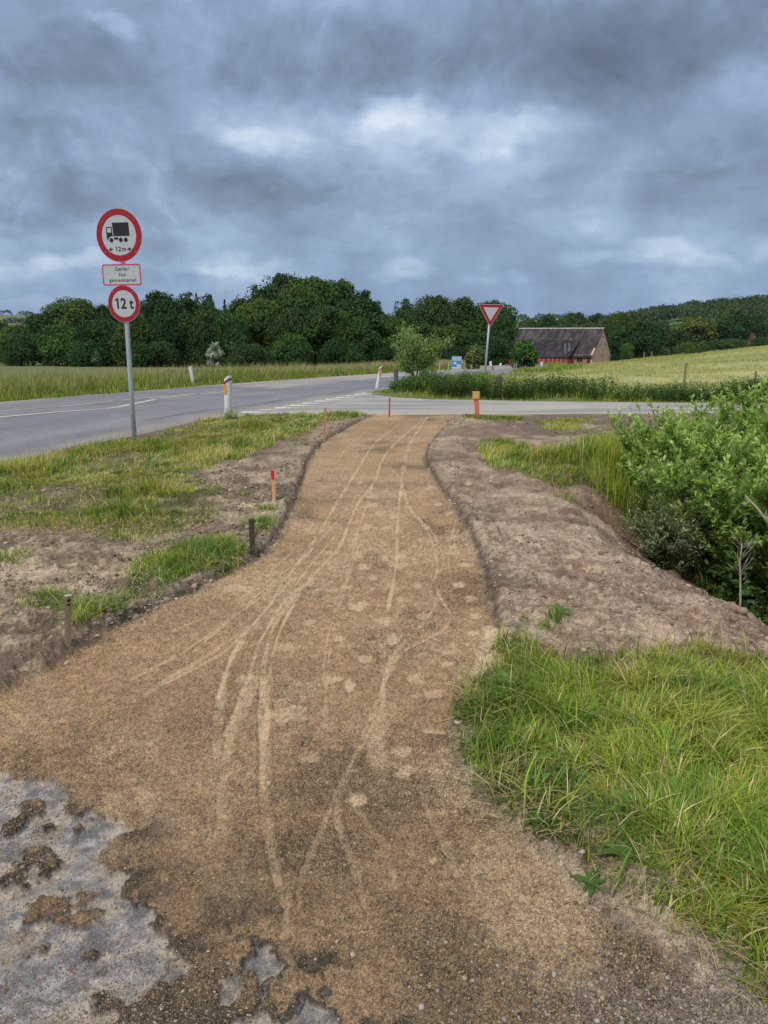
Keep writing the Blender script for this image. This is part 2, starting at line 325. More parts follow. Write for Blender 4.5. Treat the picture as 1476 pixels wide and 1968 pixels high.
    Z = Z-M['tr']*.009-M['fp']*.009+rdg*.0045*M['path']*(1-M['pave'])*(1-M['tr'])
    M['strip'] = 1-sst(-.02, .04, inside_sd(SANDSTRIP, x, y, 1)+e1*.5)
    Z = Z-M['pave']*.015
    Z = Z-(1-sst(-.02, .12, rd))*.05
    # rough verge and fields
    Z = Z+(M['beyond_l']+M['beyond_r'])*sst(.1, 1.2, rd)*(fbm(x, y, .35, 3, 100, fm)*.12+fbm(x, y, 2.5, 2, 101, fm)*.05)
    M['sp'] = sp
    return Z, M
def hz(x, y):
    """ground height at one point"""
    return float(zone(np.array([float(x)]), np.array([float(y)]))[0][0])
def hz_many(x, y): return zone(x, y)[0]

def lerp(a, b, t): t = t[:, None] if t.ndim == 1 else t; return a*(1-t)+b*t
def C(*c): return np.array(c, float)[None, :]
def ground_colour(x, y, M, fm):
    n1 = fbm(x, y, 1.3, 4, 200, fm); n2 = fbm(x, y, 6, 4, 201, fm); n3 = fbm(x, y, 26, 3, 202, fm)
    hf = RN.random(x.shape)
    # soil
    soil = lerp(C(.165, .124, .086), C(.44, .35, .25), sst(-.7, .9, n1*.5+n2*.7+n3*.6))
    soilR = lerp(C(.225, .156, .112), C(.50, .39, .295), sst(-.8, .9, n1*.6+n2*.6+n3*.55))
    c = lerp(soil, soilR, sst(.2, 1.0, x)*sst(3.0, 3.6, y))
    c = c*(1+.35*(M['clod']-.3))[:, None]
    dk = sst(.25, .9, fbm(x, y, 3.2, 4, 205, fm)); c = lerp(c, c*.62, dk*.7)
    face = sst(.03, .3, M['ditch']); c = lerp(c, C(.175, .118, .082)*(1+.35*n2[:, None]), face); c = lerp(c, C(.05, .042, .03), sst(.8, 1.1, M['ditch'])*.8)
    far_r = sst(10.3, 11, y)*sst(1.9, 2.4, x); c = lerp(c, lerp(C(.17, .13, .09), C(.34, .28, .19), sst(-.5, .6, n2+n1)), far_r)
    # grassy ground
    gr = lerp(C(.085, .085, .035), C(.20, .19, .085), sst(-.6, .7, n2+n3*.5)); c = lerp(c, gr, M['grass']*.88)
    # gravel path
    pth = lerp(C(.312, .204, .114), C(.455, .312, .180), sst(-1.1, 1.1, n1*.8+n2*.45))
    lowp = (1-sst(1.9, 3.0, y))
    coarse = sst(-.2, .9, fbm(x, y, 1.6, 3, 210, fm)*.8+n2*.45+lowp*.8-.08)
    pth = lerp(pth, C(.150, .108, .064), coarse*.76); pth = pth*(1-.30*lowp)[:, None]  # coarse grit tone, then the near end painted darker to imitate vignetting
    pale = sst(.25, .85, fbm(x, y, 2.0, 4, 212, fm)+n3*.25); pth = lerp(pth, C(.46, .345, .21), pale*.45)
    speck = (hf-.5)*.9*sst(10, 40, fm) if fm is not None else 0
    pth = pth*(1+.10*n3[:, None]+speck[:, None]*(.45+.8*coarse[:, None]))
    pth = lerp(pth, C(.64, .49, .31), np.clip(M['tr']*.86*(.45+.55*sst(1.6, 3.0, y)), 0, 1)); 
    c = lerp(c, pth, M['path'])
    c = lerp(c, C(.60, .465, .29), M['fp']*.62*(1-.3*n2))
    gro = np.exp(-((M['sp']-.035-.012*n2)/.022)**2)*sst(-.5, .4, n1+n2+.3)*sst(3.3, 4.0, y)*sst(14.2, 13, y); c = lerp(c, c*.42, np.clip(gro, 0, 1))  # crevice shade painted into the colour along the path edge groove
    crack = np.abs(fbm(x, y, 9, 2, 215, fm)); c = lerp(c, lerp(C(.30, .22, .14), C(.62, .49, .32), sst(.02, .1, crack)), M['strip']*.95)
    # damp rim where sand lies thin on the old asphalt, then the asphalt
    rimn = fbm(x, y, 4.5, 3, 220, fm)
    rim = np.maximum((1-sst(.008, .022, M['pv']-.008*n3))*sst(-.75, .0, rimn), .95*(1-sst(.0, .15, M['pv']-rimn*.10))*sst(.0, .35, n2*.9+n3*.6+rimn*.4))*(1-sst(2.1, 2.5, y)); c = lerp(c, C(.045, .040, .034)*(1+.7*n3[:, None]), np.clip(rim*.9, 0, 1)*M['path'])
    br = sst(.10, .40, fbm(x, y, 5.0, 5, 222, fm)+.4*n3)*(1-sst(1.6, 2.1, y))*(1-sst(-.1, .35, x))
    c = lerp(c, C(.075, .062, .046), br*.7*M['path'])
    asp = lerp(C(.195, .19, .195), C(.33, .318, .312), sst(-.7, .8, n2*.7+n3*.7))
    asp = asp*(1+(hf[:, None]-.5)*.35)
    asp = lerp(asp, C(.37, .30, .22), np.maximum(sst(.15, .8, fbm(x, y, 9, 4, 225, fm)+.35*n1)*.7, sst(-.10, -.0, M['pv'])*sst(-.5, .5, n2+n3)*.8))
    asp = lerp(asp, C(.50, .50, .50), sst(.8, 1.0, RN.random(x.shape)+n3*.15)*.5)
    asp = lerp(asp, C(.15, .143, .145), sst(.3, 1.0, n1-.2*n2)*.5)
    ck = np.abs(fbm(x, y, 2.6, 4, 228, fm)); asp = lerp(asp, C(.07, .062, .052), (1-sst(.008, .03, ck))*.7*sst(-.3, .3, n1+n2)); asp = asp*(1+.22*n3[:, None])
    c = lerp(c, asp, M['pave'])
    # grey pebbly patch at the lower right
    pb = (1-sst(.12, .5, np.hypot((x-.80)/.8, (y-1.36)/.5)+.16*n2))*(1-M['grass']*.3)
    c = lerp(c, lerp(C(.15, .125, .10), C(.40, .355, .305), sst(-.6, .9, (hf-.5)*2.4+n3)), pb*.6)
    # beyond
    rd = M['rd']
    verge = C(.155, .165, .06)*(1+.35*n2[:, None])
    crop = lerp(C(.10, .155, .075), C(.15, .195, .09), sst(-.8, .8, fbm(x, y, .15, 3, 230, fm)))
    strawf = C(.34, .31, .15)
    crop = lerp(crop, strawf*np.ones_like(crop), sst(108, 116, y+x*.35)*(1-sst(420, 460, y))*sst(-46, -52, x))
    dist = np.hypot(x, y)
    patch = vn(x*.0042+7, y*.0030, 240)
    hillc = lerp(C(.09, .19, .08), C(.16, .25, .11), sst(-.6, .7, patch)); hillc = lerp(hillc, C(.05, .09, .045), sst(.25, .5, vn(x*.006, y*.004, 244)))
    crop = lerp(crop, hillc, sst(420, 470, dist))
    bl = lerp(verge, crop, sst(4.5, 8.0, rd)); c = lerp(c, bl, M['beyond_l'])
    mead = lerp(C(.28, .30, .105), C(.43, .425, .18), sst(-.8, .9, fbm(x, y, .22, 4, 250, fm)+.6*fbm(x*.35, y*1.6, .8, 3, 252, fm)))
    mead = lerp(mead, hillc, sst(300, 420, dist)); mead = lerp(mead, C(.09, .12, .045), sst(105, 125, y)*(1-sst(420, 440, y)))
    yel = np.exp(-(((x-96)/9)**2+((y-255)/22)**2)); mead = lerp(mead, C(.75, .60, .03), sst(.3, .5, yel))
    br_ = lerp(C(.13, .17, .055)*(1+.3*n2[:, None]), mead, np.maximum(sst(3.6, 6.0, rd), sst(2.0, 3.2, rd)*sst(.13, .17, x/np.maximum(y, 1)))); c = lerp(c, br_, M['beyond_r'])
    edge = (1-sst(.0, .35, rd+.15*e_(x, y, fm)))*(y > 7); c = lerp(c, C(.17, .14, .105), edge*.8*(1-M['path']*.5))
    gr_ = .95-.62*np.clip(M['tr'], 0, 1)-.5*M['fp']-.45*M['strip']+.25*coarse*M['path']; gr_ = gr_*(1-.55*M['pave'])
    return np.concatenate([np.clip(c, .01, .9), np.clip(gr_, .15, 1.2)[:, None]], 1)
def e_(x, y, fm): return fbm(x, y, 3, 3, 260, fm)

# ------------------------------------------------------------ mesh helpers
def mesh_np(name, V, Q=None, T=None, col=None, smooth=False):
    me = bpy.data.meshes.new(name); V = np.ascontiguousarray(V, dtype=np.float32)
    nq = 0 if Q is None else len(Q); nt_ = 0 if T is None else len(T)
    me.vertices.add(len(V)); me.vertices.foreach_set('co', V.ravel())
    parts = []
    if nq: parts.append(np.asarray(Q, np.int32).ravel())
    if nt_: parts.append(np.asarray(T, np.int32).ravel())
    L = np.concatenate(parts); me.loops.add(len(L)); me.loops.foreach_set('vertex_index', L)
    me.polygons.add(nq+nt_)
    st = np.concatenate([np.arange(nq)*4, nq*4+np.arange(nt_)*3]).astype(np.int32)
    me.polygons.foreach_set('loop_start', st)
    me.polygons.foreach_set('use_smooth', np.full(nq+nt_, smooth, bool))
    me.update(calc_edges=True)
    if col is not None:
        a = me.color_attributes.new('tint', 'FLOAT_COLOR', 'POINT')
        cc = np.ones((len(V), 4), np.float32); cc[:, :np.shape(col)[1]] = col; a.data.foreach_set('color', cc.ravel())
    return me
def link(name, me, mat=None, parent=None, loc=None, **props):
    o = bpy.data.objects.new(name, me); COL.objects.link(o)
    if mat is not None:
        if len(me.materials) == 0: me.materials.append(mat)
    if parent is not None: o.parent = parent
    if loc is not None: o.location = loc
    for k, v in props.items():
        if v is not None: o[k] = v
    return o
def empty(name, loc, rz=0, **props):
    o = bpy.data.objects.new(name, None); COL.objects.link(o); o.location = loc; o.rotation_euler = (0, 0, rz)
    o.empty_display_size = .2
    for k, v in props.items():
        if v is not None: o[k] = v
    return o
class MB:
    def __init__(s): s.v = []; s.f = []
    def add(s, vs, fs):
        b = len(s.v); s.v += [tuple(v) for v in vs]; s.f += [tuple(b+i for i in f) for f in fs]; return s
    def box(s, c, d, rot=None):
        hx, hy, hz_ = d[0]/2, d[1]/2, d[2]/2; vs = [Vector((sx*hx, sy*hy, sz*hz_)) for sz in (-1, 1) for sy in (-1, 1) for sx in (-1, 1)]
        if rot is not None: vs = [rot @ v for v in vs]
        vs = [v+Vector(c) for v in vs]
        return s.add(vs, [(0, 2, 3, 1), (4, 5, 7, 6), (0, 1, 5, 4), (2, 6, 7, 3), (0, 4, 6, 2), (1, 3, 7, 5)])
    def tube(s, pts, rad, n=10, cap=True):
        pts = [Vector(p) for p in pts]; R = rad if isinstance(rad, (list, tuple)) else [rad]*len(pts); rings = []
        for i, p in enumerate(pts):
            d = (pts[min(i+1, len(pts)-1)]-pts[max(i-1, 0)]).normalized()
            a = d.orthogonal().normalized() if abs(d.z) < .9 else Vector((1, 0, 0)); a = (a-d*a.dot(d)).normalized(); b = d.cross(a)
            rings.append([p+(a*math.cos(2*pi*k/n)+b*math.sin(2*pi*k/n))*R[i] for k in range(n)])
        vs = [v for r in rings for v in r]; fs = []
        for i in range(len(pts)-1):
            for k in range(n): fs.append((i*n+k, i*n+(k+1) % n, (i+1)*n+(k+1) % n, (i+1)*n+k))
        if cap: fs += [tuple(range(n))[::-1], tuple((len(pts)-1)*n+k for k in range(n))]
        return s.add(vs, fs)
    def prism(s, poly, z0, z1):
        """poly (x,z) outline extruded along y from z0 to z1 (a plate in the local xz plane)"""
        n = len(poly); vs = [(x, z0, z) for x, z in poly]+[(x, z1, z) for x, z in poly]
        return s.add(vs, [tuple(range(n)), tuple(range(2*n-1, n-1, -1))]+[(k, n+k, n+(k+1) % n, (k+1) % n) for k in range(n)])
    def ring(s, outer, inner, z0, z1):
        n = len(outer); vs = [(x, z0, z) for x, z in outer]+[(x, z0, z) for x, z in inner]+[(x, z1, z) for x, z in outer]+[(x, z1, z) for x, z in inner]
        fs = []
        for k in range(n):
            j = (k+1) % n; fs += [(k, j, n+j, n+k), (2*n+k, 3*n+k, 3*n+j, 2*n+j), (k, 2*n+k, 2*n+j, j), (n+k, n+j, 3*n+j, 3*n+k)]
        return s.add(vs, fs)
    def mesh(s, name, smooth=False, bevel=0):
        me = bpy.data.meshes.new(name); me.from_pydata(s.v, [], s.f); me.update()
        if smooth: me.polygons.foreach_set('use_smooth', [True]*len(me.polygons)); 
        return me
    def obj(s, name, mat, parent=None, loc=None, smooth=False, bevel=0, **props):
        o = link(name, s.mesh(name, smooth), mat, parent, loc, **props)
        if bevel:
            m = o.modifiers.new('bevel', 'BEVEL'); m.width = bevel; m.segments = 2; m.limit_method = 'ANGLE'
        return o

# ------------------------------------------------------------ materials
MATS = {}
def mat_basic(name, col, rough=.6, var=.15, scale=20, bump=0.0, metal=0, spec=.5, grain=None):
    if name in MATS: return MATS[name]
    m = bpy.data.materials.new(name); m.use_nodes = True; nt = NT(m.node_tree); b = m.node_tree.nodes['Principled BSDF']
    tc = nt.new('ShaderNodeTexCoord').outputs['Object']
    vec = tc if grain is None else nt.v('MULTIPLY', tc, grain)
    n = nt.noise(vec, scale, 6, .6); n2 = nt.noise(vec, scale*.17, 3, .5)
    f = nt.m('ADD', nt.m('MULTIPLY', n, .6), nt.m('MULTIPLY', n2, .4))
    lo = tuple(max(0, c*(1-var*2)) for c in col); hi = tuple(min(1, c*(1+var*1.3)) for c in col)
    nt.put(b.inputs['Base Color'], nt.ramp(f, [(.25, lo), (.72, hi)]))
    b.inputs['Roughness'].default_value = rough; b.inputs['Metallic'].default_value = metal; b.inputs['Specular IOR Level'].default_value = spec
    if bump:
        bn = nt.new('ShaderNodeBump'); bn.inputs['Strength'].default_value = bump; bn.inputs['Distance'].default_value = .01; nt.put(bn.inputs['Height'], n); nt.l.new(bn.outputs[0], b.inputs['Normal'])
    MATS[name] = m; return m
def mat_tint(name, rough=.9, bump=.4, scales=(60, 400), dist=.01, amp=.35, spec=.2, transl=0.0, randobj=0.0, coord='Object', grains=None):
    """colour held in the mesh's tint attribute, broken up by fine noise"""
    m = bpy.data.materials.new(name); m.use_nodes = True; nt = NT(m.node_tree); b = m.node_tree.nodes['Principled BSDF']
    at = nt.new('ShaderNodeAttribute', attribute_name='tint'); c = at.outputs['Color']
    if scales:
        tc = nt.new('ShaderNodeTexCoord').outputs[coord]
        a = nt.noise(tc, scales[0], 9, .78); bb = nt.noise(tc, scales[1], 3, .6)
        f = nt.m('ADD', nt.m('MULTIPLY', a, .72), nt.m('MULTIPLY', bb, .28))
        g = nt.m('MULTIPLY', nt.m('SUBTRACT', f, .5), amp*4)
        if grains:
            for sc_, am_ in grains:
                vo = nt.new('ShaderNodeTexVoronoi'); nt.put(vo.inputs['Vector'], tc); vo.inputs['Scale'].default_value = sc_
                se = nt.new('ShaderNodeSeparateColor'); nt.put(se.inputs[0], vo.outputs['Color']); g = nt.m('MULTIPLY_ADD', nt.m('SUBTRACT', se.outputs[0], .5), am_, g)
            g = nt.m('MULTIPLY', g, at.outputs['Alpha'])
        g = nt.m('MAXIMUM', nt.m('ADD', g, 1.0), .2)
        c = nt.mix(1.0, c, nt.xyz(g, g, g), 'MULTIPLY')
        if bump:
            bn = nt.new('ShaderNodeBump'); bn.inputs['Strength'].default_value = bump; bn.inputs['Distance'].default_value = dist; nt.put(bn.inputs['Height'], f); nt.l.new(bn.outputs[0], b.inputs['Normal'])
    if randobj:
        oi = nt.new('ShaderNodeObjectInfo'); r = nt.m('MULTIPLY_ADD', oi.outputs['Random'], randobj, 1-randobj/2)
        r2 = nt.m('FRACT', nt.m('MULTIPLY', oi.outputs['Random'], 7.31)); rr = nt.m('MULTIPLY_ADD', r2, randobj*.9, 1-randobj*.45)
        c = nt.mix(1.0, c, nt.xyz(nt.m('MULTIPLY', r, rr), r, nt.m('MULTIPLY', r, .95)), 'MULTIPLY')
    nt.put(b.inputs['Base Color'], c); b.inputs['Roughness'].default_value = rough; b.inputs['Specular IOR Level'].default_value = spec
    if transl:
        tr = nt.new('ShaderNodeBsdfTranslucent'); nt.put(tr.inputs[0], nt.mix(1.0, c, (1.1, 1.15, .6, 1), 'MULTIPLY'))
        mx = nt.new('ShaderNodeMixShader'); mx.inputs[0].default_value = transl
        o = m.node_tree.nodes['Material Output']; nt.l.new(b.outputs[0], mx.inputs[1]); nt.l.new(tr.outputs[0], mx.inputs[2]); nt.l.new(mx.outputs[0], o.inputs[0])
    return m
M_GROUND = mat_tint('earth and gravel', .92, .75, (24, 300), .012, .70, .25, grains=((320, 1.0), (110, .42)))
M_ROAD = mat_tint('asphalt', .85, .35, (9, 160), .004, .24, .35, grains=((110, .35),))
M_FOL = mat_tint('foliage', .55, 0, None, transl=.22, randobj=.55, spec=.3)
M_LEAF = mat_tint('leaves', .45, 0, None, transl=.38, spec=.35)
M_GRASS = mat_tint('grass blades', .5, 0, None, transl=.28, spec=.3)
M_STONE = mat_tint('pebbles', .85, .3, (40, 200), .003, .2)
M_BARK = mat_basic('bark', (.12, .10, .075), .9, .3, 12, .6)

# ------------------------------------------------------------ ground sheet
def build_ground():
    ys = [-60, -40, -25, -15, -9, -5, -2.5, -1, -.2, .3, .6, .8, .95, 1.05, 1.12]
    y = 1.16
    while y < 3500:
        ys.append(y); dy = (y*y+CH*CH)/(CH*F*768/1476)*.92
        if 12.5 < y: dy = min(dy, .030*y+.02)
        y += min(dy, .06*y)
    ys = np.array(ys); 
    us = np.linspace(-.56, .56, 900); side = np.array([.6, .66, .75, .9, 1.1, 1.4, 1.8, 2.4, 3.2, 4.5])
    us = np.concatenate([-side[::-1], us, side])
    sc = np.where(ys > 1.16, ys*.97+.387, 1.51+(1.16-ys)*1.0)
    X = us[None, :]*sc[:, None]; Y = np.repeat(ys[:, None], len(us), 1)
    nr, nc = X.shape; x = X.ravel(); y = Y.ravel()
    # the fine cells get a small sideways jitter so that no rows show
    sp = (y*y+CH*CH)/(CH*740); fm = 1/(2*np.minimum(np.maximum(sp*.5, sc.repeat(nc)*.00125), 50))
    x = x+RN.uniform(-.3, .3, x.shape)*sc.repeat(nc)*.0012*(np.abs(us)[None, :].repeat(nr, 0).ravel() < .56)
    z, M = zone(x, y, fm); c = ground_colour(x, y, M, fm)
    V = np.stack([x, y, z], 1)
    i = np.arange((nr-1)*(nc-1)); r = i//(nc-1); k = i % (nc-1); a = r*nc+k
    Q = np.stack([a, a+1, a+nc+1, a+nc], 1)
    pth = M['path'][a] > .5; pav = (M['pave'][a] > .5)
    for nm, sel in (('ground', ~pth & ~pav), ('gravel_path', pth & ~pav), ('pavement', pav)):
        q = Q[sel]; ids, inv = np.unique(q, return_inverse=True)
        link(nm, mesh_np(nm, V[ids], inv.reshape(-1, 4), None, c[ids], True), M_GROUND, kind='structure')
build_ground()

def road_strip():
    P = ROADC; seg = np.hypot(*(P[1:]-P[:-1]).T); s = np.concatenate([[0], np.cumsum(seg)])
    S = [0.]
    while S[-1] < s[-1]-.5:
        yy = np.interp(S[-1], s, P[:, 1]); S.append(S[-1]+(.07 if 7 < yy < 34 else .25 if 34 <= yy < 80 else 1.0))
    S = np.array(S); cx = np.interp(S, s, P[:, 0]); cy = np.interp(S, s, P[:, 1])
    tx = np.gradient(cx); ty = np.gradient(cy); L = np.hypot(tx, ty); tx /= L; ty /= L
    W = np.concatenate([[-1.0], np.linspace(-.985, .985, 90), [1.0]])*ROADHW
    X = cx[:, None]+ty[:, None]*W[None, :]; Y = cy[:, None]-tx[:, None]*W[None, :]
    ej = fbm(S, S*0, .9, 4, 300)*.10; X[:, 0] += 0; 
    wt = np.sign(W)*sst(.75, 1.0, np.abs(W)/ROADHW); X += (ty*ej)[:, None]*wt[None, :]; Y -= (tx*ej)[:, None]*wt[None, :]
    x = X.ravel(); y = Y.ravel(); z = base(x, y)+.012+(1-(np.tile(np.abs(W), len(S))/ROADHW)**2)*.04
    z = z-np.where(np.tile(np.abs(W), len(S)) > ROADHW*.99, .04, 0)
    sp = (y*y+CH*CH)/(CH*740); fm = 1/(2*np.maximum(sp*.35, .03))
    w = np.tile(W, len(S)); s2 = np.repeat(S, len(W))
    n1 = fbm(x, y, .5, 4, 310, fm); n2 = fbm(s2*.25, w*2.5, 1.0, 4, 311, fm)
    a = lerp(C(.185, .192, .215), C(.25, .252, .27), sst(-.8, .8, n1+n2*.7))
    old = sst(.6, -.2, w-.2*n1)*sst(24.5, 26.5, y+w*1.2+.5*n2)       # older, paler surface on the far lane
    a = lerp(a, lerp(C(.33, .30, .285), C(.43, .395, .37), sst(-.6, .7, n2)), old)
    a = lerp(a, a*.78, sst(.35, .6, n2)*.5); a = a*(1+.10*np.exp(-((np.abs(w-1.85)-.8)/.35)**2))[:, None]; a = lerp(a, a*.86, sst(.1, .16, fbm(s2*.12, w*.5, 1.0, 2, 335))*.6)
    ck = np.abs(fbm(x, y, .8, 5, 336, fm)); a = lerp(a, C(.09, .09, .095), (1-sst(.006, .02, ck))*.55*sst(-.2, .4, n1))
    edge = sst(ROADHW-.55, ROADHW-.05, np.abs(w)+.25*n1); a = lerp(a, C(.36, .32, .28), edge*.7)
    crk = np.exp(-((w-(ROADHW-.75)-.08*fbm(s2, s2*0, .7, 4, 320))/.035)**2)*sst(12.5, 13.5, y); a = lerp(a, C(.07, .07, .075), crk*.8)
    crk = np.exp(-((w-1.4-.10*fbm(s2, s2*0, .4, 4, 322))/.03)**2)*sst(.0, .5, fbm(s2, s2*0, .3, 2, 325)); a = lerp(a, C(.09, .09, .1), crk*.6)
    nr, nc = X.shape; i = np.arange((nr-1)*(nc-1)); r = i//(nc-1); k = i % (nc-1); b = r*nc+k
    Q = np.stack([b, b+1, b+nc+1, b+nc], 1)[:, ::-1]
    link('road', mesh_np('road', np.stack([x, y, z], 1), Q, None, np.clip(a, .02, .8), True), M_ROAD, kind='structure')
road_strip()
def side_road():
    gx = np.concatenate([np.arange(-4, 9.5, .05), np.arange(9.5, 60, .5)]); gy = np.arange(13, 25, .05)
    X, Y = np.meshgrid(gx, gy); x = X.ravel(); y = Y.ravel()
    sdv = inside_sd(SIDE, x, y, 2)+fbm(x, y, 2.5, 4, 330)*.05
    inroad = road_d(x, y) < ROADHW-.12
    # vertices just outside are pulled down to close the edge
    z = base(x, y)+.008-sst(-.08, .02, sdv)*.05
    fm = np.full(x.shape, 8.)
    n1 = fbm(x, y, .6, 4, 331, fm); n2 = fbm(x*.35, y*2.2, 1.2, 4, 332, fm)
    a = lerp(C(.27, .272, .275), C(.42, .40, .37), sst(-.9, .8, n1*.6+n2))
    a = lerp(a, C(.50, .45, .38), sst(.3, .9, n2+.3)*.5*sst(1.5, 4, x))
    a = lerp(a, C(.46, .41, .33), sst(-.6, -.05, sdv)*.55)
    nr, nc = X.shape; i = np.arange((nr-1)*(nc-1)); r = i//(nc-1); k = i % (nc-1); b = r*nc+k
    Q = np.stack([b, b+1, b+nc+1, b+nc], 1)
    ok = (np.minimum.reduce([sdv[Q[:, j]] for j in range(4)]) < .03) & ~inroad[b]
    Q = Q[ok]; ids, inv = np.unique(Q, return_inverse=True)
    link('side_road', mesh_np('side_road', np.stack([x, y, z], 1)[ids], inv.reshape(-1, 4), None, a[ids], True), M_ROAD, kind='structure')
side_road()
# painted markings
M_PAINT = mat_basic('road paint', (.72, .71, .66), .7, .12, 30)
M_YPAINT = mat_basic('worn road paint', (.58, .56, .46), .7, .2, 25)
def zroad(x, y):
    d = float(road_d(np.array([x]), np.array([y]))[0]); return float(base(x, y))+.012+(1-(min(d, ROADHW)/ROADHW)**2)*.04+.004
def quad_on(mb, pts, n=6):
    a, b, c, d = [np.array(p) for p in pts]      # a-b one side, d-c the other
    for k in range(n):
        t0, t1 = k/n, (k+1)/n; vs = [a+(b-a)*t0, a+(b-a)*t1, d+(c-d)*t1, d+(c-d)*t0]
        mb.add([(v[0], v[1], zroad(v[0], v[1])+.002) for v in vs], [(0, 1, 2, 3)])
mk = MB()
for (p, q, wd) in [((-60, 803), (217, 775.5), .05), ((-60, 814), (200, 791), .075), ((202, 790.5), (300, 771.5), .075), ((235, 773.5), (270, 770), .06), ((284, 769.2), (318, 765.6), .06), ((309, 769.8), (340, 766), .06),
                   ((331, 765.0), (362, 761.8), .06), ((349, 762.8), (378, 759.5), .06), ((385, 761.0), (407, 758.8), .06), ((408, 758.6), (465, 753.2), .06)]:
    A = np.array(G(*p)); B = np.array(G(*q)); d = (B-A)/np.linalg.norm(B-A); nrm = np.array([-d[1], d[0]])
    quad_on(mk, [A-nrm*wd, B-nrm*wd, B+nrm*wd, A+nrm*wd], 10)
mk.obj('centre_line', M_YPAINT, kind='structure')
tk = MB()
for k in range(11):
    yy = 14.75+k*.80; x0 = NEARX(yy)+.12
    pts = [(x0, yy-.26), (x0+.0, yy+.22), (x0+.72, yy-.10)]
    tk.add([(px_, py_, float(base(px_, py_))+.016) for px_, py_ in pts], [(0, 2, 1)])
tk.obj('yield_line', M_PAINT, kind='structure')

# ------------------------------------------------------------ grass and leaves
def blades(X, Y, Z, h, w, lean, col, seg=3, az=None, tipcol=None):
    n = len(X); az = RN.uniform(0, 2*pi, n) if az is None else az
    cx, cy = np.cos(az), np.sin(az); tw = az+pi/2+RN.uniform(-.7, .7, n); wx, wy = np.cos(tw), np.sin(tw)
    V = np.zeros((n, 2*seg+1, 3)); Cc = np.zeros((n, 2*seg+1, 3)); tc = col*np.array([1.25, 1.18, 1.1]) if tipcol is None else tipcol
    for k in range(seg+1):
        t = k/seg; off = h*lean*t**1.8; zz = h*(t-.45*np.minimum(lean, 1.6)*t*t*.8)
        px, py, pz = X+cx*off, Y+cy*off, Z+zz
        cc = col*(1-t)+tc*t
        if k < seg:
            ww = w*(1-t*.75)*.5
            V[:, 2*k] = np.stack([px-wx*ww, py-wy*ww, pz], 1); V[:, 2*k+1] = np.stack([px+wx*ww, py+wy*ww, pz], 1); Cc[:, 2*k] = cc; Cc[:, 2*k+1] = cc
        else: V[:, 2*seg] = np.stack([px, py, pz], 1); Cc[:, 2*seg] = cc
    b = np.arange(n)[:, None]*(2*seg+1)
    Q = np.concatenate([b+np.array([[2*k, 2*k+1, 2*k+3, 2*k+2]]) for k in range(seg-1)]) if seg > 1 else None
    T = b+np.array([[2*seg-2, 2*seg-1, 2*seg]])
    return V.reshape(-1, 3), Q, T, Cc.reshape(-1, 3)
def join(parts):
    V, Q, T, Cc, o = [], [], [], [], 0
    for (v, q, t, c) in parts:
        V.append(v); Cc.append(c)
        if q is not None and len(q): Q.append(q+o)
        if t is not None and len(t): T.append(t+o)
        o += len(v)
    return np.concatenate(V), (np.concatenate(Q) if Q else None), (np.concatenate(T) if T else None), np.concatenate(Cc)
def scatter(x0, x1, y0, y1, n, dens):
    """points in a rectangle kept with probability dens(x, y)"""
    x = RN.uniform(x0, x1, n); y = RN.uniform(y0, y1, n); k = RN.random(n) < dens(x, y); return x[k], y[k]
G_GREEN, G_DEEP, G_YEL, G_STRAW = (np.array(c) for c in ((.20, .32, .036), (.105, .205, .026), (.38, .42, .065), (.58, .50, .26)))
def grass_tint(x, y, straw=.1, yel=.5, s=0):
    n = len(x); a = fbm(x, y, 1.4, 3, 400+s); b = fbm(x, y, 9, 3, 405+s)
    t = np.clip(.42+.45*a+.55*b+RN.normal(0, .20, n)+(yel-.5), 0, 1)[:, None]
    c = np.where(t < .5, G_DEEP*(1-2*t)+G_GREEN*2*t, G_GREEN*(2-2*t)+G_YEL*(2*t-1))
    st = RN.random(n) < straw*(1+1.2*b); c[st] = G_STRAW*(RN.uniform(.7, 1.15, (st.sum(), 1)))
    return c*RN.uniform(.60, 1.35, (n, 1))
def grass_patch(name, x, y, h, w, lean, straw, yel, label, seg=3, seed=0, sink=.01):
    n = len(x); z = hz_many(x, y)-sink
    H = h*(.45+.75*RN.random(n))*(1+.35*fbm(x, y, 3, 2, 420+seed)); L = np.abs(RN.normal(lean, lean*.55, n))
    az = fbm(x, y, 1.1, 2, 425+seed)*2.2+RN.normal(0, 1.3, n)
    v, q, t, c = blades(x, y, z, H, w*RN.uniform(.6, 1.4, n), L, grass_tint(x, y, straw, yel, seed), seg, az)
    return v, q, t, c
def put(name, parts, mat=None, **props):
    v, q, t, c = join(parts) if isinstance(parts, list) else parts
    return link(name, mesh_np(name, v, q, t, np.clip(c, 0, 1)), mat or M_GRASS, **props)

# leaves as small folded blades: each a diamond of two triangles
def leaf_cards(P, D, N, L, W, col, fold=.25):
    """P base points, D unit directions, N unit normals, L/W lengths"""
    n = len(P); S = np.cross(D, N); S /= np.linalg.norm(S, axis=1, keepdims=True)+1e-9; L = L[:, None]; W = W[:, None]
    V = np.zeros((n, 4, 3)); V[:, 0] = P; mid = P+D*L*.45+N*W*fold
    V[:, 1] = mid-S*W*.5; V[:, 2] = P+D*L; V[:, 3] = mid+S*W*.5
    b = np.arange(n)[:, None]*4; Cc = np.repeat(col[:, None, :], 4, 1)
    return V.reshape(-1, 3), None, np.concatenate([b+np.array([[0, 1, 2]]), b+np.array([[0, 2, 3]])]), Cc.reshape(-1, 3)
def unit(v): return v/(np.linalg.norm(v, axis=1, keepdims=True)+1e-9)
def rnd_dir(n): return unit(RN.normal(0, 1, (n, 3)))
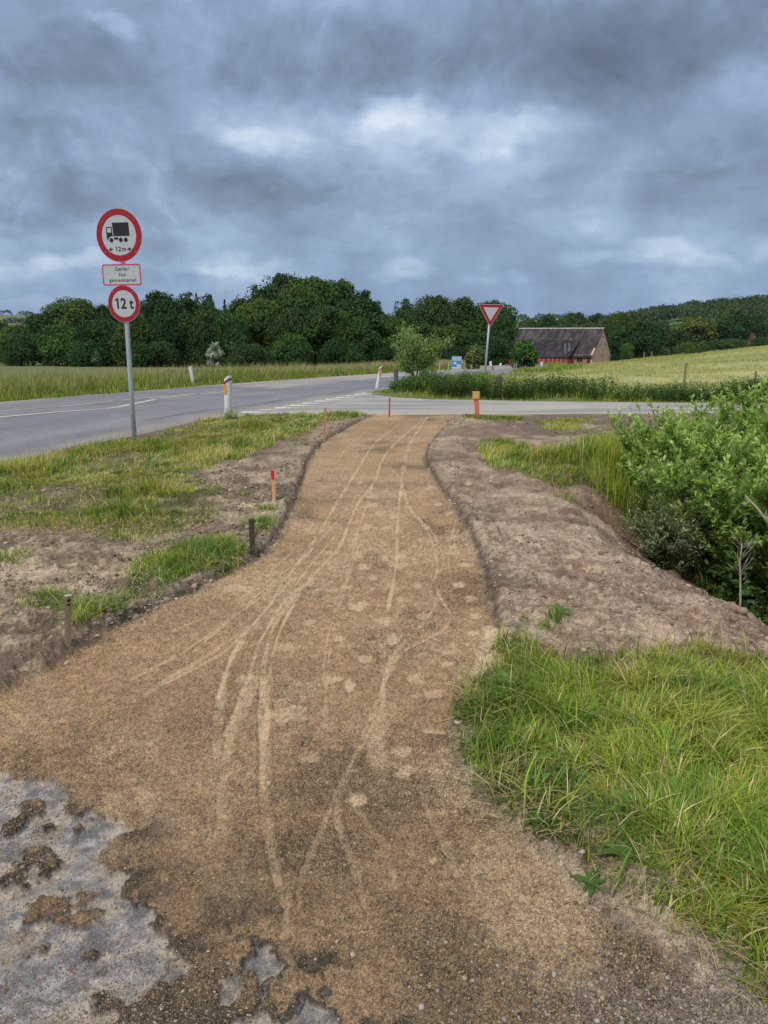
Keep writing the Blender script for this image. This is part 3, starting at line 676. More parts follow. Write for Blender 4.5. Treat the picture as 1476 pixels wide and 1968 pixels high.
# right foreground
def dR(x, y):
    s = inside_sd(GRASS_R, x, y, 2); nn = fbm(x, y, 4, 3, 430)
    return (1-sst(-.05, .05, s+nn*.06))*(.30+.70*sst(-.35, .25, fbm(x, y, 7, 3, 431)))*np.where(s > -.28, .75, 1)
x, y = scatter(.3, 3.4, .9, 3.8, 230000, dR)
s_in = -inside_sd(GRASS_R, x, y, 2); low = sst(0, .35, s_in); tall = sst(-.5, .5, fbm(x, y, 1.8, 2, 433))
P1 = []
hh = (.036+.072*low*(.45+.8*tall))*(1+.35*fbm(x, y, 9, 2, 437)); n = len(x); z = hz_many(x, y)-.008
az = fbm(x, y, 2.3, 2, 435)*2.6+RN.normal(0, 1.1, n)
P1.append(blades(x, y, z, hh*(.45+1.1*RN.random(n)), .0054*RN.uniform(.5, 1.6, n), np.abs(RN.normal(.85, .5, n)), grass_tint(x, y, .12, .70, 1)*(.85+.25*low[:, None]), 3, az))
x2, y2 = scatter(.35, 3.4, .9, 3.8, 16000, lambda a, b: dR(a, b)*.7)
n = len(x2); P1.append(blades(x2, y2, hz_many(x2, y2), .14*RN.uniform(.6, 1.35, n), .006*RN.uniform(.7, 1.4, n), np.abs(RN.normal(.65, .35, n)), grass_tint(x2, y2, .20, .55, 2), 5))
# dry stems and stalks lying at the cut edge
x3, y3 = scatter(.35, 3.4, .9, 3.8, 9000, lambda a, b: np.exp(-(inside_sd(GRASS_R, a, b, 2)/.07)**2)*.55); n = len(x3)
P1.append(blades(x3, y3, hz_many(x3, y3)+.002, .07*RN.uniform(.4, 1.6, n), .0028*RN.uniform(.7, 1.3, n), RN.uniform(1.2, 2.4, n), np.tile(G_STRAW*1.05, (n, 1))*RN.uniform(.6, 1.1, (n, 1)), 3))
x4, y4 = scatter(.35, 3.4, .9, 3.8, 26000, lambda a, b: dR(a, b)*.55); n = len(x4)
P1.append(blades(x4, y4, hz_many(x4, y4)+.004, .055*RN.uniform(.5, 1.5, n), .0038*RN.uniform(.6, 1.4, n), RN.uniform(1.6, 3.2, n), lerp(np.array([[.30, .25, .11]]), np.array([[.55, .47, .26]]), RN.random(n)), 3))
x5, y5 = scatter(.5, 3.2, 1.2, 3.6, 1500, lambda a, b: (inside_sd(GRASS_R, a, b, 2) < -.15)*.6); n = len(x5)
P1.append(blades(x5, y5, hz_many(x5, y5), .20*RN.uniform(.6, 1.15, n), .0022*RN.uniform(.7, 1.3, n), np.abs(RN.normal(.4, .25, n)), np.tile(np.array([[.26, .30, .09]]), (n, 1)), 4, tipcol=np.tile(np.array([.55, .47, .27]), (n, 1))))
cl = [(RN.uniform(.5, 3.0), RN.uniform(1.2, 3.6)) for _ in range(70)]; cl = [c_ for c_ in cl if float(inside_sd(GRASS_R, np.array([c_[0]]), np.array([c_[1]]), 2)[0]) < -.08]
for (a_, b_) in cl:
    m_ = RN.integers(7, 16); xx = RN.normal(a_, .035, m_); yy = RN.normal(b_, .035, m_); aa = RN.uniform(0, 6.28, m_); D_ = unit(np.stack([np.cos(aa), np.sin(aa), RN.uniform(.1, .9, m_)], 1)); N_ = unit(np.array([0, 0, 1.])+D_*-.3+RN.normal(0, .2, (m_, 3)))
    P1.append(leaf_cards(np.stack([xx, yy, hz_many(xx, yy)+RN.uniform(.01, .05, m_)], 1), D_, N_, RN.uniform(.03, .065, m_), RN.uniform(.018, .03, m_), np.array([[.11, .23, .045]])*RN.uniform(.7, 1.4, (m_, 1)), .12))
put('grass', P1, kind='stuff', label='long bright green grass in the right foreground beside the gravel path', category='grass')
# left verge
def dL(x, y):
    s = inside_sd(GRASS_L, x, y, 2); nn = fbm(x, y, 2.2, 3, 440)
    bare = sst(.48, .8, fbm(x, y, .9, 3, 441)+.2*fbm(x, y, 5, 2, 442))
    return (1-sst(-.22, .10, s+nn*.16))*(1-.9*bare)*(.6+.4*sst(-.6, .3, fbm(x, y, 3, 2, 443)))
x, y = scatter(-9, .4, 4.2, 14.6, 620000, lambda a, b: dL(a, b)*(road_d(a, b) > ROADHW-.06)); k = np.abs(x) < .60*y+.6; x, y = x[k], y[k]; n = len(x)
tall = sst(-.3, .6, fbm(x, y, 1.3, 3, 444)); PL = []
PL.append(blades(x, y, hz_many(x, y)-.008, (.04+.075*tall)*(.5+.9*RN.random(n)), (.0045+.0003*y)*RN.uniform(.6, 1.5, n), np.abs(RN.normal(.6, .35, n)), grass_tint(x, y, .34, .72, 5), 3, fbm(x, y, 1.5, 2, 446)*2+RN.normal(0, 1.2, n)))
x, y = scatter(-6.5, -1.5, 6, 14, 5200, lambda a, b: dL(a, b)*np.exp(-((road_d(a, b)-ROADHW-.35)/.4)**2)); n = len(x)
PL.append(blades(x, y, hz_many(x, y), .26*RN.uniform(.5, 1.3, n), .005*RN.uniform(.7, 1.3, n), np.abs(RN.normal(.35, .2, n)), grass_tint(x, y, .4, .6, 6), 4))
def dT(x, y):
    s = inside_sd(TUFT_L, x, y, 1); return (1-sst(-.10, .06, s+fbm(x, y, 4, 3, 450)*.10))*sst(-.6, .25, fbm(x, y, 6, 3, 451))
x, y = scatter(-2.2, -.9, 3.2, 6, 60000, dT); n = len(x)
PL.append(blades(x, y, hz_many(x, y)-.005, .085*(.3+1.1*RN.random(n)), .0058*RN.uniform(.6, 1.5, n), np.abs(RN.normal(1.0, .5, n)), grass_tint(x, y, .16, .48, 7), 3))
for (px, py, r, m_, hh) in [(446, 808, .14, 260, .26), (432, 808, .12, 120, .16), (262, 856, .12, 160, .12), (512, 990, .10, 260, .06), (500, 1020, .16, 500, .07), (505, 1035, .08, 200, .05), (20, 1075, .14, 350, .06), (150, 1225, .05, 160, .05), (88, 1180, .14, 300, .06), (470, 960, .06, 60, .04), (420, 955, .06, 70, .04), (1065, 1200, .05, 130, .07), (1050, 1215, .05, 90, .05), (565, 860, .25, 160, .05), (385, 1085, .16, 900, .12), (340, 1110, .14, 500, .09), (430, 1070, .12, 500, .10), (350, 1075, .10, 260, .13), (1010, 1195, .03, 40, .03)]:
    cx, cy = G(px, py); m_ = int(m_); x = RN.normal(cx, r*.5, m_); y = RN.normal(cy, r*.6, m_)
    PL.append(blades(x, y, hz_many(x, y)-.004, hh*RN.uniform(.5, 1.4, m_), .0045*RN.uniform(.7, 1.3, m_), np.abs(RN.normal(.8, .4, m_)), grass_tint(x, y, .1, .42, 8), 3))
# sparse stray blades on the bare soil
x, y = scatter(-6, 4.5, 3.2, 14, 16000, lambda a, b: (inside_sd(PATH, a, b, 1) > .08)*(road_d(a, b) > ROADHW+.1)*sst(-.2, .7, fbm(a, b, 1.8, 3, 455))*.5); n = len(x)
PL.append(blades(x, y, hz_many(x, y), .035*RN.uniform(.4, 1.6, n), .004*RN.uniform(.7, 1.3, n), RN.uniform(.4, 2.2, n), grass_tint(x, y, .75, .5, 9), 2))
put('verge_grass', PL, kind='stuff', label='patchy green and yellowish grass on the verge between the road and the path', category='grass')
# bank and ditch grass on the right, tufts by the side road
def dD(x, y):
    s = inside_sd(GRASS_D, x, y, 2)
    for q in GRASS_E: s = np.minimum(s, inside_sd(q, x, y, 1)+.05)
    sd_ = inside_sd(DITCH, x, y, 3); s = s+1.2*sst(8.6, 7.2, y)*sst(-.05, -.2, sd_)*sst(-1.35, -1.0, sd_)
    return (1-sst(-.15, .12, s+fbm(x, y, 2.5, 3, 460)*.16))*(.4+.6*sst(-.5, .4, fbm(x, y, 1.6, 3, 461)))
x, y = scatter(1.2, 9, 6.6, 14.4, 230000, dD); n = len(x)
hD = .08+.06*sst(-.3, .5, fbm(x, y, 1.2, 2, 462))+.07*sst(2.2, 3.2, x)*sst(11.5, 9.5, y)
hD *= 1-.55*sst(10.5, 12.5, y)
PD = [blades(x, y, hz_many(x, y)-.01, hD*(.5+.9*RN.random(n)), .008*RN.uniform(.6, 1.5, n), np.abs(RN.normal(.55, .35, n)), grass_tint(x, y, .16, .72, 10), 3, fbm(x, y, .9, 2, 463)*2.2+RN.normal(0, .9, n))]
x, y = scatter(2.3, 3.6, 7.8, 10.0, 6000, lambda a, b: .5*np.exp(-((a-2.85-.1*(b-9))/.3)**2)); n = len(x)
PD.append(blades(x, y, hz_many(x, y), .33*RN.uniform(.5, 1.2, n), .009*RN.uniform(.7, 1.3, n), np.abs(RN.normal(.22, .14, n)), grass_tint(x, y, .06, .8, 11)*1.1, 4))
x, y = scatter(1.9, 7, 3.4, 9, 26000, lambda a, b: (inside_sd(DITCH, a, b, 3) < -1.2)*.8); n = len(x)
PD.append(blades(x, y, hz_many(x, y), .22*RN.uniform(.5, 1.3, n), .010*RN.uniform(.7, 1.3, n), np.abs(RN.normal(.6, .3, n)), grass_tint(x, y, .10, .35, 12)*.8, 3))
put('ditch_grass', PD, kind='stuff', label='tall light green grass on the bank of the ditch behind the bare soil', category='grass')
# tall verge beyond the main road
def along(s0, s1, off0, off1, n):
    P = ROADC; seg = np.hypot(*(P[1:]-P[:-1]).T); s = np.concatenate([[0], np.cumsum(seg)])
    S = RN.uniform(s0, s1, n); cx = np.interp(S, s, P[:, 0]); cy = np.interp(S, s, P[:, 1]); e = .5
    tx = np.interp(S+e, s, P[:, 0])-np.interp(S-e, s, P[:, 0]); ty = np.interp(S+e, s, P[:, 1])-np.interp(S-e, s, P[:, 1]); L = np.hypot(tx, ty)
    o = RN.uniform(off0, off1, n); return cx-ty/L*o, cy+tx/L*o, o, S
seg_ = np.hypot(*(ROADC[1:]-ROADC[:-1]).T); TOT = seg_.sum()
x, y, o, S = along(45, TOT-40, ROADHW+.05, ROADHW+5.0, 150000); k = (y > 13) & (np.abs(x) < .62*y); x, y, o = x[k], y[k], o[k]; n = len(x)
hv = .16+.34*sst(ROADHW+.1, ROADHW+1.6, o)
VB = [blades(x, y, hz_many(x, y)-.02, hv*(.5+.8*RN.random(n)), (.006+.0005*y)*RN.uniform(.6, 1.3, n), np.abs(RN.normal(.35, .2, n)), grass_tint(x, y, .12, .62, 15)*(.85+.0*x[:, None]), 3)]
x, y, o, S = along(45, TOT-40, ROADHW+.8, ROADHW+4.5, 26000); k = (y > 13) & (np.abs(x) < .62*y); x, y = x[k], y[k]; n = len(x)
VB.append(blades(x, y, hz_many(x, y), .72*RN.uniform(.6, 1.2, n), (.004+.0004*y)*RN.uniform(.6, 1.3, n), np.abs(RN.normal(.30, .18, n)), grass_tint(x, y, .30, .75, 16), 4, az=RN.normal(.3, .8, n), tipcol=np.tile(np.array([.42, .35, .20]), (n, 1))))
put('roadside_grass', VB, kind='stuff', label='tall grass with pale seed heads along the far side of the main road', category='grass')
# grass between the main road, the side road and the meadow
def dI(x, y): return np.clip(((road_d(x, y) > ROADHW+.1) & (inside_sd(SIDE, x, y, 9) > .06) & (y > 17.5)).astype(float), 0, 1)
x, y = scatter(-1, 14, 17.5, 66, 260000, lambda a, b: dI(a, b)*(1-.7*sst(24, 50, b))*(np.abs(a) < .62*b)*((a/b < .14)|(b < 21))*(a > np.interp(b, ROADC[:, 1], ROADC[:, 0]))); n = len(x)
rdI = np.minimum(road_d(x, y)-ROADHW, inside_sd(SIDE, x, y, 9.0)); hI = .05+.05*sst(.3, .7, rdI)+.26*sst(.7, 1.6, rdI)*(1-.45*sst(4, 8, rdI))
VI = [blades(x, y, hz_many(x, y)-.02, hI*(.5+.9*RN.random(n)), (.006+.0005*y)*RN.uniform(.6, 1.3, n), np.abs(RN.normal(.45, .25, n)), grass_tint(x, y, .10, .55, 17)*.9, 3)]
x, y = scatter(3, 60, 24, 84, 150000, lambda a, b: (np.abs(a) < .62*b)*(a/b > .12)*.8*(road_d(a, b) > ROADHW+.5)); n = len(x)
VI.append(blades(x, y, hz_many(x, y)-.03, .16*(.5+.9*RN.random(n)), (.004+.0006*y)*RN.uniform(.6, 1.3, n), np.abs(RN.normal(.5, .25, n)), lerp(np.array([[.28, .32, .09]]), np.array([[.48, .47, .20]]), np.clip(.5+.5*fbm(x, y, .25, 3, 470)+RN.normal(0, .25, n), 0, 1)), 2))
x, y, o, S = along(TOT-115, TOT-20, -ROADHW-2.6, -ROADHW-.1, 26000); k = (y > 52) & (y < 112); x, y = x[k], y[k]; n = len(x)
VI.append(blades(x, y, hz_many(x, y)-.03, .36*(.5+.8*RN.random(n)), (.004+.0006*y)*RN.uniform(.6, 1.3, n), np.abs(RN.normal(.35, .2, n)), grass_tint(x, y, .15, .6, 18), 2))
put('meadow_grass', VI, kind='stuff', label='pale green meadow grass on the field behind the side road', category='grass')


def crown_mesh(name, H, W, nl, ls, base_col, lobes=42, z0=.06, shape='round', tip=(.16, .20, .04), tipf=.5, Wy=None):
    """a broadleaf crown: leaf clumps over overlapping lobes inside an uneven envelope"""
    Wy = Wy or W; Cn = []; R = []
    for k in range(lobes):
        d = rnd_dir(1)[0]; d[2] = abs(d[2])*1.0-.55*RN.random()
        zc = H*(z0+(1-z0)*.5); rz = H*(1-z0)*.5
        t = d[2]; fat = {'round': 1.0, 'tall': .8-.35*t, 'wide': 1.05, 'low': 1.0-.2*t}[shape]
        q = RN.uniform(.5, .86); r = RN.uniform(.11, .24)*W
        c = np.array([d[0]*W*.5*q*fat, d[1]*Wy*.5*q*fat, zc+d[2]*rz*q*1.05]); c[2] = min(max(c[2], r*.7), H-r*.85); Cn.append(c); R.append(r)
    for k in range(lobes//3):                                   # a skirt near the ground
        a = RN.uniform(0, 2*pi); r = RN.uniform(.10, .17)*W
        Cn.append(np.array([math.cos(a)*W*.36, math.sin(a)*Wy*.36, H*z0+r*.8+RN.random()*H*.12])); R.append(r)
    for k in range(lobes//4):                                   # small shoots breaking the outline
        a = RN.uniform(0, 2*pi); q = RN.uniform(0, .62); r = RN.uniform(.045, .085)*W; zz = H*(.93-.33*q*q)+RN.normal(0, .02)*H
        Cn.append(np.array([math.cos(a)*W*.5*q, math.sin(a)*Wy*.5*q, min(zz, H-r)])); R.append(r)
    Cn = np.array(Cn); R = np.array(R); p = R**2; p /= p.sum(); k = RN.choice(len(R), nl, p=p)
    d = rnd_dir(nl); flip = (d[:, 2] < -.25) & (RN.random(nl) < .75); d[flip, 2] *= -1
    rr = R[k]*RN.uniform(.72, 1.04, nl)*(1+.14*np.sin(d[:, 0]*9+k)*np.cos(d[:, 1]*8+k*2))
    P = Cn[k]+d*rr[:, None]*np.array([1, 1, .82]); P += RN.normal(0, ls*.4, P.shape)
    N = unit(d*.8+np.array([0, 0, .45])+RN.normal(0, .45, (nl, 3))); D = unit(np.cross(N, rnd_dir(nl))); D[:, 2] -= .15; D = unit(D)
    hl = np.clip(d[:, 2]*.5+.5, 0, 1)*(rr/R[k]) ; lob = RN.uniform(.68, 1.35, len(R))[k]; tl = RN.random(len(R))[k]
    c = np.array(base_col)[None, :]*lob[:, None]*RN.uniform(.7, 1.3, (nl, 1))
    f = np.clip((RN.random(nl) < .5)*(tl > 1-tipf)*RN.uniform(.2, .9, nl), 0, 1)[:, None]; c = c*(1-f)+np.array(tip)[None, :]*f
    v, q, t, cc = leaf_cards(P, D, N, ls*RN.uniform(.8, 1.7, nl), ls*RN.uniform(.7, 1.25, nl), c)
    return mesh_np(name, v, None, t, cc), Cn, R
def trunk_mesh(name, H, W, Cn, R, tr=.022, nb=14, z0=0.05):
    mb = MB(); top = H*.78
    pts = [(RN.normal(0, .012)*H*min(1, i), RN.normal(0, .012)*H*min(1, i), top*i/5) for i in range(6)]; r0 = H*tr
    mb.tube(pts, [r0*(1.25 if i == 0 else 1-.15*i) for i in range(6)], 8)
    for k in RN.choice(len(R), min(nb, len(R)), replace=False):
        c = Cn[k]; s = min(max(c[2]*.55, H*.12), top*.9); i = min(int(s/top*5), 4); b = Vector(pts[i]).lerp(Vector(pts[i+1]), s/top*5-i)
        m = b.lerp(Vector(c), .5)+Vector((0, 0, -.03*H)); mb.tube([b, m, Vector(c)], [r0*.4, r0*.26, r0*.1], 5)
    return mb.mesh(name, True)
PROTO = {}
def proto(key, *a, trunk=True, **kw):
    me, Cn, R = crown_mesh('crown', *a, **kw); PROTO[key] = (me, trunk_mesh('trunk', a[0], a[1], Cn, R), a[0], a[1])
DK = (.027, .078, .018); MD = (.044, .112, .022); LT = (.082, .155, .030)
proto('oak1', 10, 9, 15000, .27, DK, lobes=46, tip=(.10, .18, .03)); proto('oak2', 10, 8, 14000, .27, MD, lobes=38, tip=(.15, .21, .03), shape='low')
proto('oak3', 10, 10, 15000, .28, (.036, .096, .020), lobes=56, tip=(.12, .19, .028), shape='wide'); proto('ash1', 10, 6.5, 12000, .25, (.036, .10, .026), lobes=44, shape='tall', tip=(.11, .18, .04))
proto('ash2', 10, 7, 12000, .25, DK, lobes=30, shape='tall', tip=(.08, .16, .03)); proto('lime', 10, 8, 13000, .25, LT, lobes=40, tip=(.19, .24, .04), tipf=.7)
proto('low1', 6, 8, 9000, .24, MD, lobes=36, z0=0, tip=(.14, .20, .035)); proto('low2', 6, 9, 9000, .24, DK, lobes=34, z0=0, tip=(.08, .16, .03))
def ztop(y, py): return AT(738, py, y).z
def gz(x, y): return float(base(x, y))
NT_ = [0]
def tree(key, px, d, toppy, name='broadleaf_tree', wpx=None, label='', group='', cat='tree', bury=.15, zbase=None):
    p = AT(px, 690, d); x = p.x; z = gz(x, d)-bury if zbase is None else zbase; H = max(ztop(d, toppy)-z, 1.5); cm, tm, h0, w0 = PROTO[key]
    s = H/h0; w = s if wpx is None else (wpx*2/F*math.hypot(x, d))/w0
    r = empty(name, (x, d, z), RN.uniform(0, 6.28), label=label, category=cat, group=group); r.scale = (w, w, s)
    link('crown', cm, M_FOL, r); link('trunk', tm, M_BARK, r); return r

WOOD = 'trees of the wood beyond the road'
front = [
 ('low1', 40, 92, 624, 42, 'low yellowish green tree at the far left end of the wood'),
 ('oak2', 92, 94, 600, 48, 'mid green tree sloping up between the low left end and the first tall crown'),
 ('lime', 150, 92, 566, 52, 'tall lighter green tree with an airy top left of the round signs'),
 ('oak1', 205, 92, 583, 44, 'dark tree right behind the pole side of the small round sign'),
 ('oak3', 262, 96, 576, 50, 'dark tree just right of the small round weight sign'),
 ('oak1', 310, 98, 556, 56, 'dark rounded tree forming the first peak right of the signs'),
 ('ash2', 362, 102, 559, 40, 'dark tree between the first peak and the spiky treetops'),
 ('ash1', 402, 104, 563, 36, 'narrow tree with a feathery top between the sign peak and the big group'),
 ('oak3', 470, 98, 574, 50, 'broad dark tree at the left foot of the highest group of the wood'),
 ('oak3', 540, 96, 524, 70, 'highest tree of the wood with a domed dark crown'),
 ('lime', 575, 88, 545, 50, 'lighter green tree in front of the highest crowns of the wood'),
 ('oak2', 605, 94, 530, 70, 'tall green tree right of the highest dome'),
 ('oak1', 660, 92, 534, 66, 'tall dark tree at the right shoulder of the highest group'),
 ('ash2', 700, 92, 556, 48, 'dark tree stepping down right of the highest group'),
 ('oak2', 738, 96, 604, 40, 'lower dark tree in the dip right of the highest group'),
 ('ash1', 775, 108, 572, 36, 'slim tree with two tops just right of the dip in the wood'),
 ('oak3', 832, 106, 566, 56, 'wide rounded tree in the middle of the right hand group of the wood'),
 ('oak1', 893, 108, 568, 50, 'dark tree left of the give way sign'),
 ('oak2', 945, 106, 576, 46, 'dark tree behind the give way sign plate'),
 ('oak3', 955, 104, 600, 30, 'last lower tree of the wood next to the barn roof'),
]
low = [
 ('low2', 62, 86, 640, 46, 'low dark bushy tree at the foot of the left end of the wood'), ('low1', 130, 84, 622, 44, 'low green tree in front of the airy topped tree'),
 ('low2', 195, 82, 612, 44, 'low dark tree left of the sign pole'), ('low1', 265, 80, 604, 46, 'low green tree right of the sign pole'), ('low2', 330, 80, 600, 44, 'low dark tree in front of the first peak'),
 ('low1', 392, 80, 592, 46, 'low mid green tree left of the white flowering shrub'), ('low2', 448, 80, 598, 40, 'low dark tree above the white flowering shrub'), ('oak2', 505, 84, 572, 46, 'olive green tree at the lower left of the highest group'),
 ('oak3', 565, 82, 590, 46, 'dark leafy tree low in front of the highest dome'), ('oak2', 628, 82, 584, 46, 'mid green tree low in the centre of the highest group'), ('oak1', 690, 82, 606, 44, 'dark tree low at the right side of the highest group'),
 ('low1', 560, 78, 640, 40, 'low bright bush under the highest dome of the wood'), ('low1', 655, 78, 648, 40, 'low yellow green bush at the foot of the wood right of the dome'), ('low2', 735, 82, 650, 36, 'low dark bush at the foot of the wood near the centre guide post'),
 ('lime', 760, 92, 606, 32, 'yellow green tree standing in the dip of the wood'), ('oak2', 812, 94, 620, 40, 'green tree behind the slender roadside tree'), ('oak2', 868, 96, 622, 42, 'green tree above the blue information board'),
 ('oak1', 925, 96, 636, 42, 'dark tree behind the pole of the give way sign'), ('oak2', 957, 98, 650, 28, 'low green tree between the give way pole and the barn'), ('low2', 900, 92, 662, 40, 'low dark bush right of the blue information board'), ('low2', 835, 90, 666, 38, 'low dark bush left of the blue information board'),
 ('low2', 300, 76, 655, 44, 'low dark bush at the foot of the wood right of the sign pole'), ('low2', 170, 80, 655, 44, 'low dark bush at the foot of the wood left of the sign pole'), ('low2', 480, 76, 660, 40, 'low dark bush just right of the white flowering shrub'),
]
for t in front: tree(t[0], t[1], t[2], t[3], wpx=t[4], label=t[5], group=WOOD)
for t in low: tree(t[0], t[1], t[2], t[3], wpx=t[4], label=t[5], group=WOOD, bury=.7)
for px in range(70, 940, 46):
    tp = np.interp(px, [60, 150, 230, 300, 420, 480, 540, 640, 700, 745, 780, 880, 940, 990], [635, 585, 600, 575, 590, 590, 545, 548, 580, 625, 592, 585, 595, 640])
    tree(random.choice(['oak1', 'oak3', 'ash2']), px+random.uniform(-9, 9), 116+random.uniform(-4, 8), tp+6, wpx=48, label='dark tree deep inside the wood, mostly hidden behind the front crowns', group='hidden trees deep inside the wood', bury=.3)
# spiky conifers rising over the crowns left of the highest group
def conifer(px, d, toppy, label, wpx=9):
    p = AT(px, 690, d); z = gz(p.x, d)-.2; H = ztop(d, toppy)-z; W = wpx*2/F*d; r = empty('spruce_tree', (p.x, d, z), 0, label=label, category='conifer', group='spiky conifers over the wood')
    n = 7000; t = RN.random(n)**.8; a = RN.uniform(0, 6.28, n); lv = np.clip(t+.02*np.sin(t*75), 0, 1); q = (1-lv)*RN.random(n)**.5*W*1.0*(1+.4*np.sin(a*3+lv*40))
    P = np.stack([np.cos(a)*q, np.sin(a)*q, H*(.1+.9*lv)-q*.25], 1); D = unit(np.stack([np.cos(a), np.sin(a), np.full(n, -.2)], 1)+RN.normal(0, .3, (n, 3))); N = unit(np.array([0, 0, 1.])+RN.normal(0, .4, (n, 3)))
    v, _, tt, c = leaf_cards(P, D, N, (.10+.16*(1-lv)), .06+.08*(1-lv), np.array([[.055, .11, .04]])*RN.uniform(.6, 1.4, (n, 1)))
    link('crown', mesh_np('crown', v, None, tt, c), M_FOL, r); MB().tube([(0, 0, 0), (0, 0, H*.97)], [H*.014, .03], 7).obj('trunk', M_BARK, r)
conifer(384, 108, 562, 'left one of the two dark spiky conifers over the wood', 13); conifer(437, 108, 574, 'thin spiky conifer top just left of the highest group', 8); conifer(412, 110, 566, 'feathery conifer between the two spiky tops', 12)
# trees behind the barn and to its right
B2 = 'trees behind the barn'
for t in [('oak2', 1012, 228, 612, 30, 'leftmost round tree showing over the barn roof'), ('oak1', 1052, 232, 601, 34, 'dark round tree over the left third of the barn roof'), ('oak3', 1100, 234, 599, 38, 'broad dark tree over the middle of the barn roof'),
          ('oak1', 1145, 232, 600, 34, 'dark tree over the right end of the barn roof'), ('lime', 1182, 226, 594, 32, 'lighter tree with the highest top right of the barn gable'), ('ash1', 1212, 240, 604, 28, 'pale narrow tree right of the highest top'),
          ('oak1', 1232, 186, 610, 42, 'large dark round tree right of the barn'), ('oak3', 1196, 190, 634, 36, 'dark rounded tree next to the barn gable'), ('oak2', 1248, 260, 618, 26, 'small tree at the end of the row behind the barn'),
          ('oak3', 1078, 214, 622, 40, 'dark tree just above the barn ridge'), ('oak2', 1130, 214, 618, 36, 'green tree directly above the barn gable top'), ('oak1', 1020, 214, 634, 30, 'low dark tree at the left end of the ridge'), ('oak3', 1165, 205, 622, 30, 'dark tree behind the barn gable')]:
    tree(t[0], t[1], t[2], t[3], wpx=t[4], label=t[5], group=B2, bury=.6)
tree('lime', 1205, 128, 657, wpx=12, label='small light green tree standing alone at the end of the field beside the barn', bury=.2)
B3 = 'trees beyond the meadow on the right'
for t in [('lime', 1338, 250, 605, 46, 'rounded yellow green tree left in the group beyond the meadow'), ('oak2', 1300, 246, 632, 26, 'low green tree at the left foot of the group beyond the meadow'), ('ash1', 1384, 248, 609, 30, 'pale green tree right of the yellow green one'),
          ('ash2', 1408, 240, 594, 36, 'tall dark tree in the middle of the group beyond the meadow'), ('oak1', 1440, 244, 604, 34, 'dark tree right of the tall one beyond the meadow'), ('oak2', 1474, 250, 612, 30, 'green tree at the right edge beyond the meadow'),
          ('low2', 1462, 214, 646, 26, 'low dark bush in front of the brick house'), ('low1', 1352, 222, 664, 26, 'low bush on the skyline of the meadow'), ('oak3', 1510, 245, 606, 34, 'dark tree just outside the right edge'), ('low2', 1395, 230, 650, 40, 'low dark bush under the tall dark tree'), ('low1', 1318, 226, 656, 26, 'green bush left under the yellow green tree')]:
    tree(t[0], t[1], t[2], t[3], wpx=t[4], label=t[5], group=B3, bury=.6)
tree('low2', 4, 190, 612, wpx=18, label='distant dark tree at the left edge beyond the wood', bury=.4, group='trees beyond the left field'); tree('oak1', -24, 180, 622, wpx=30, label='dark tree just outside the left edge', bury=.4, group='trees beyond the left field')
tree('low2', 14, 150, 640, wpx=16, label='dark low bush between the left edge and the wood', bury=.4, group='trees beyond the left field')

# the wooded hill: one far-off mass
def mass(name, pts, leaf, per, col, tipc, **props):
    Pn, Nn, Cc = [], [], []
    for (x, y, r, hgt) in pts:
        z = float(base(x, y)); d = rnd_dir(per); d[:, 2] = np.abs(d[:, 2]); q = RN.uniform(.75, 1.05, per)
        Pn.append(np.array([x, y, z+hgt*.35])+d*np.stack([r*q, r*q, hgt*.65*q], 1)); Nn.append(unit(d+RN.normal(0, .4, (per, 3))))
        b = np.array(col)*RN.uniform(.7, 1.35); f = RN.random()*.6; b = b*(1-f)+np.array(tipc)*f; Cc.append(b[None, :]*RN.uniform(.7, 1.3, (per, 1)))
    P = np.concatenate(Pn); N = np.concatenate(Nn); D = unit(np.cross(N, rnd_dir(len(P)))); n = len(P)
    v, _, t, c = leaf_cards(P, D, N, leaf*RN.uniform(.7, 1.4, n), leaf*RN.uniform(.6, 1.1, n), np.concatenate(Cc)); link(name, mesh_np(name, v, None, t, c), M_FOL, kind='stuff', **props)
hp = []
while len(hp) < 900:
    x = RN.uniform(120, 760); y = RN.uniform(380, 860); h = float(base(x, y))
    if h > 3+RN.normal(0, 1.5) and x/y > .30 and x/y < .8: hp.append((x, y, RN.uniform(5, 9), RN.uniform(9, 13)))
mass('hillside_forest', hp, 1.7, 170, (.045, .105, .03), (.08, .15, .04), label='dense green forest covering the hill on the right skyline', category='forest')
hp = []
for k in range(34):
    px = RN.uniform(1225, 1290); d = RN.uniform(300, 420); p = AT(px, 650, d); hp.append((p.x, d, RN.uniform(3, 6), ztop(d, RN.uniform(612, 640))-gz(p.x, d)))
mass('distant_trees', hp, 1.3, 240, (.045, .095, .03), (.08, .13, .04), label='row of distant trees in the gap between the barn and the wooded hill', category='trees')
hp = []
for k in range(260):
    a = RN.uniform(-.62, .45); r = 1300+RN.choice([0, 250, 420, 700, 760])+RN.uniform(-15, 15)+60*math.sin(a*9)
    if math.sin(a*31+r*.01) > -.1: hp.append((r*math.sin(a), r*math.cos(a), RN.uniform(9, 22), RN.uniform(7, 13)))
mass('far_hedgerows', hp, 5.5, 60, (.06, .11, .075), (.08, .13, .09), label='far hedgerows and copses on the distant hills', category='hedgerow')

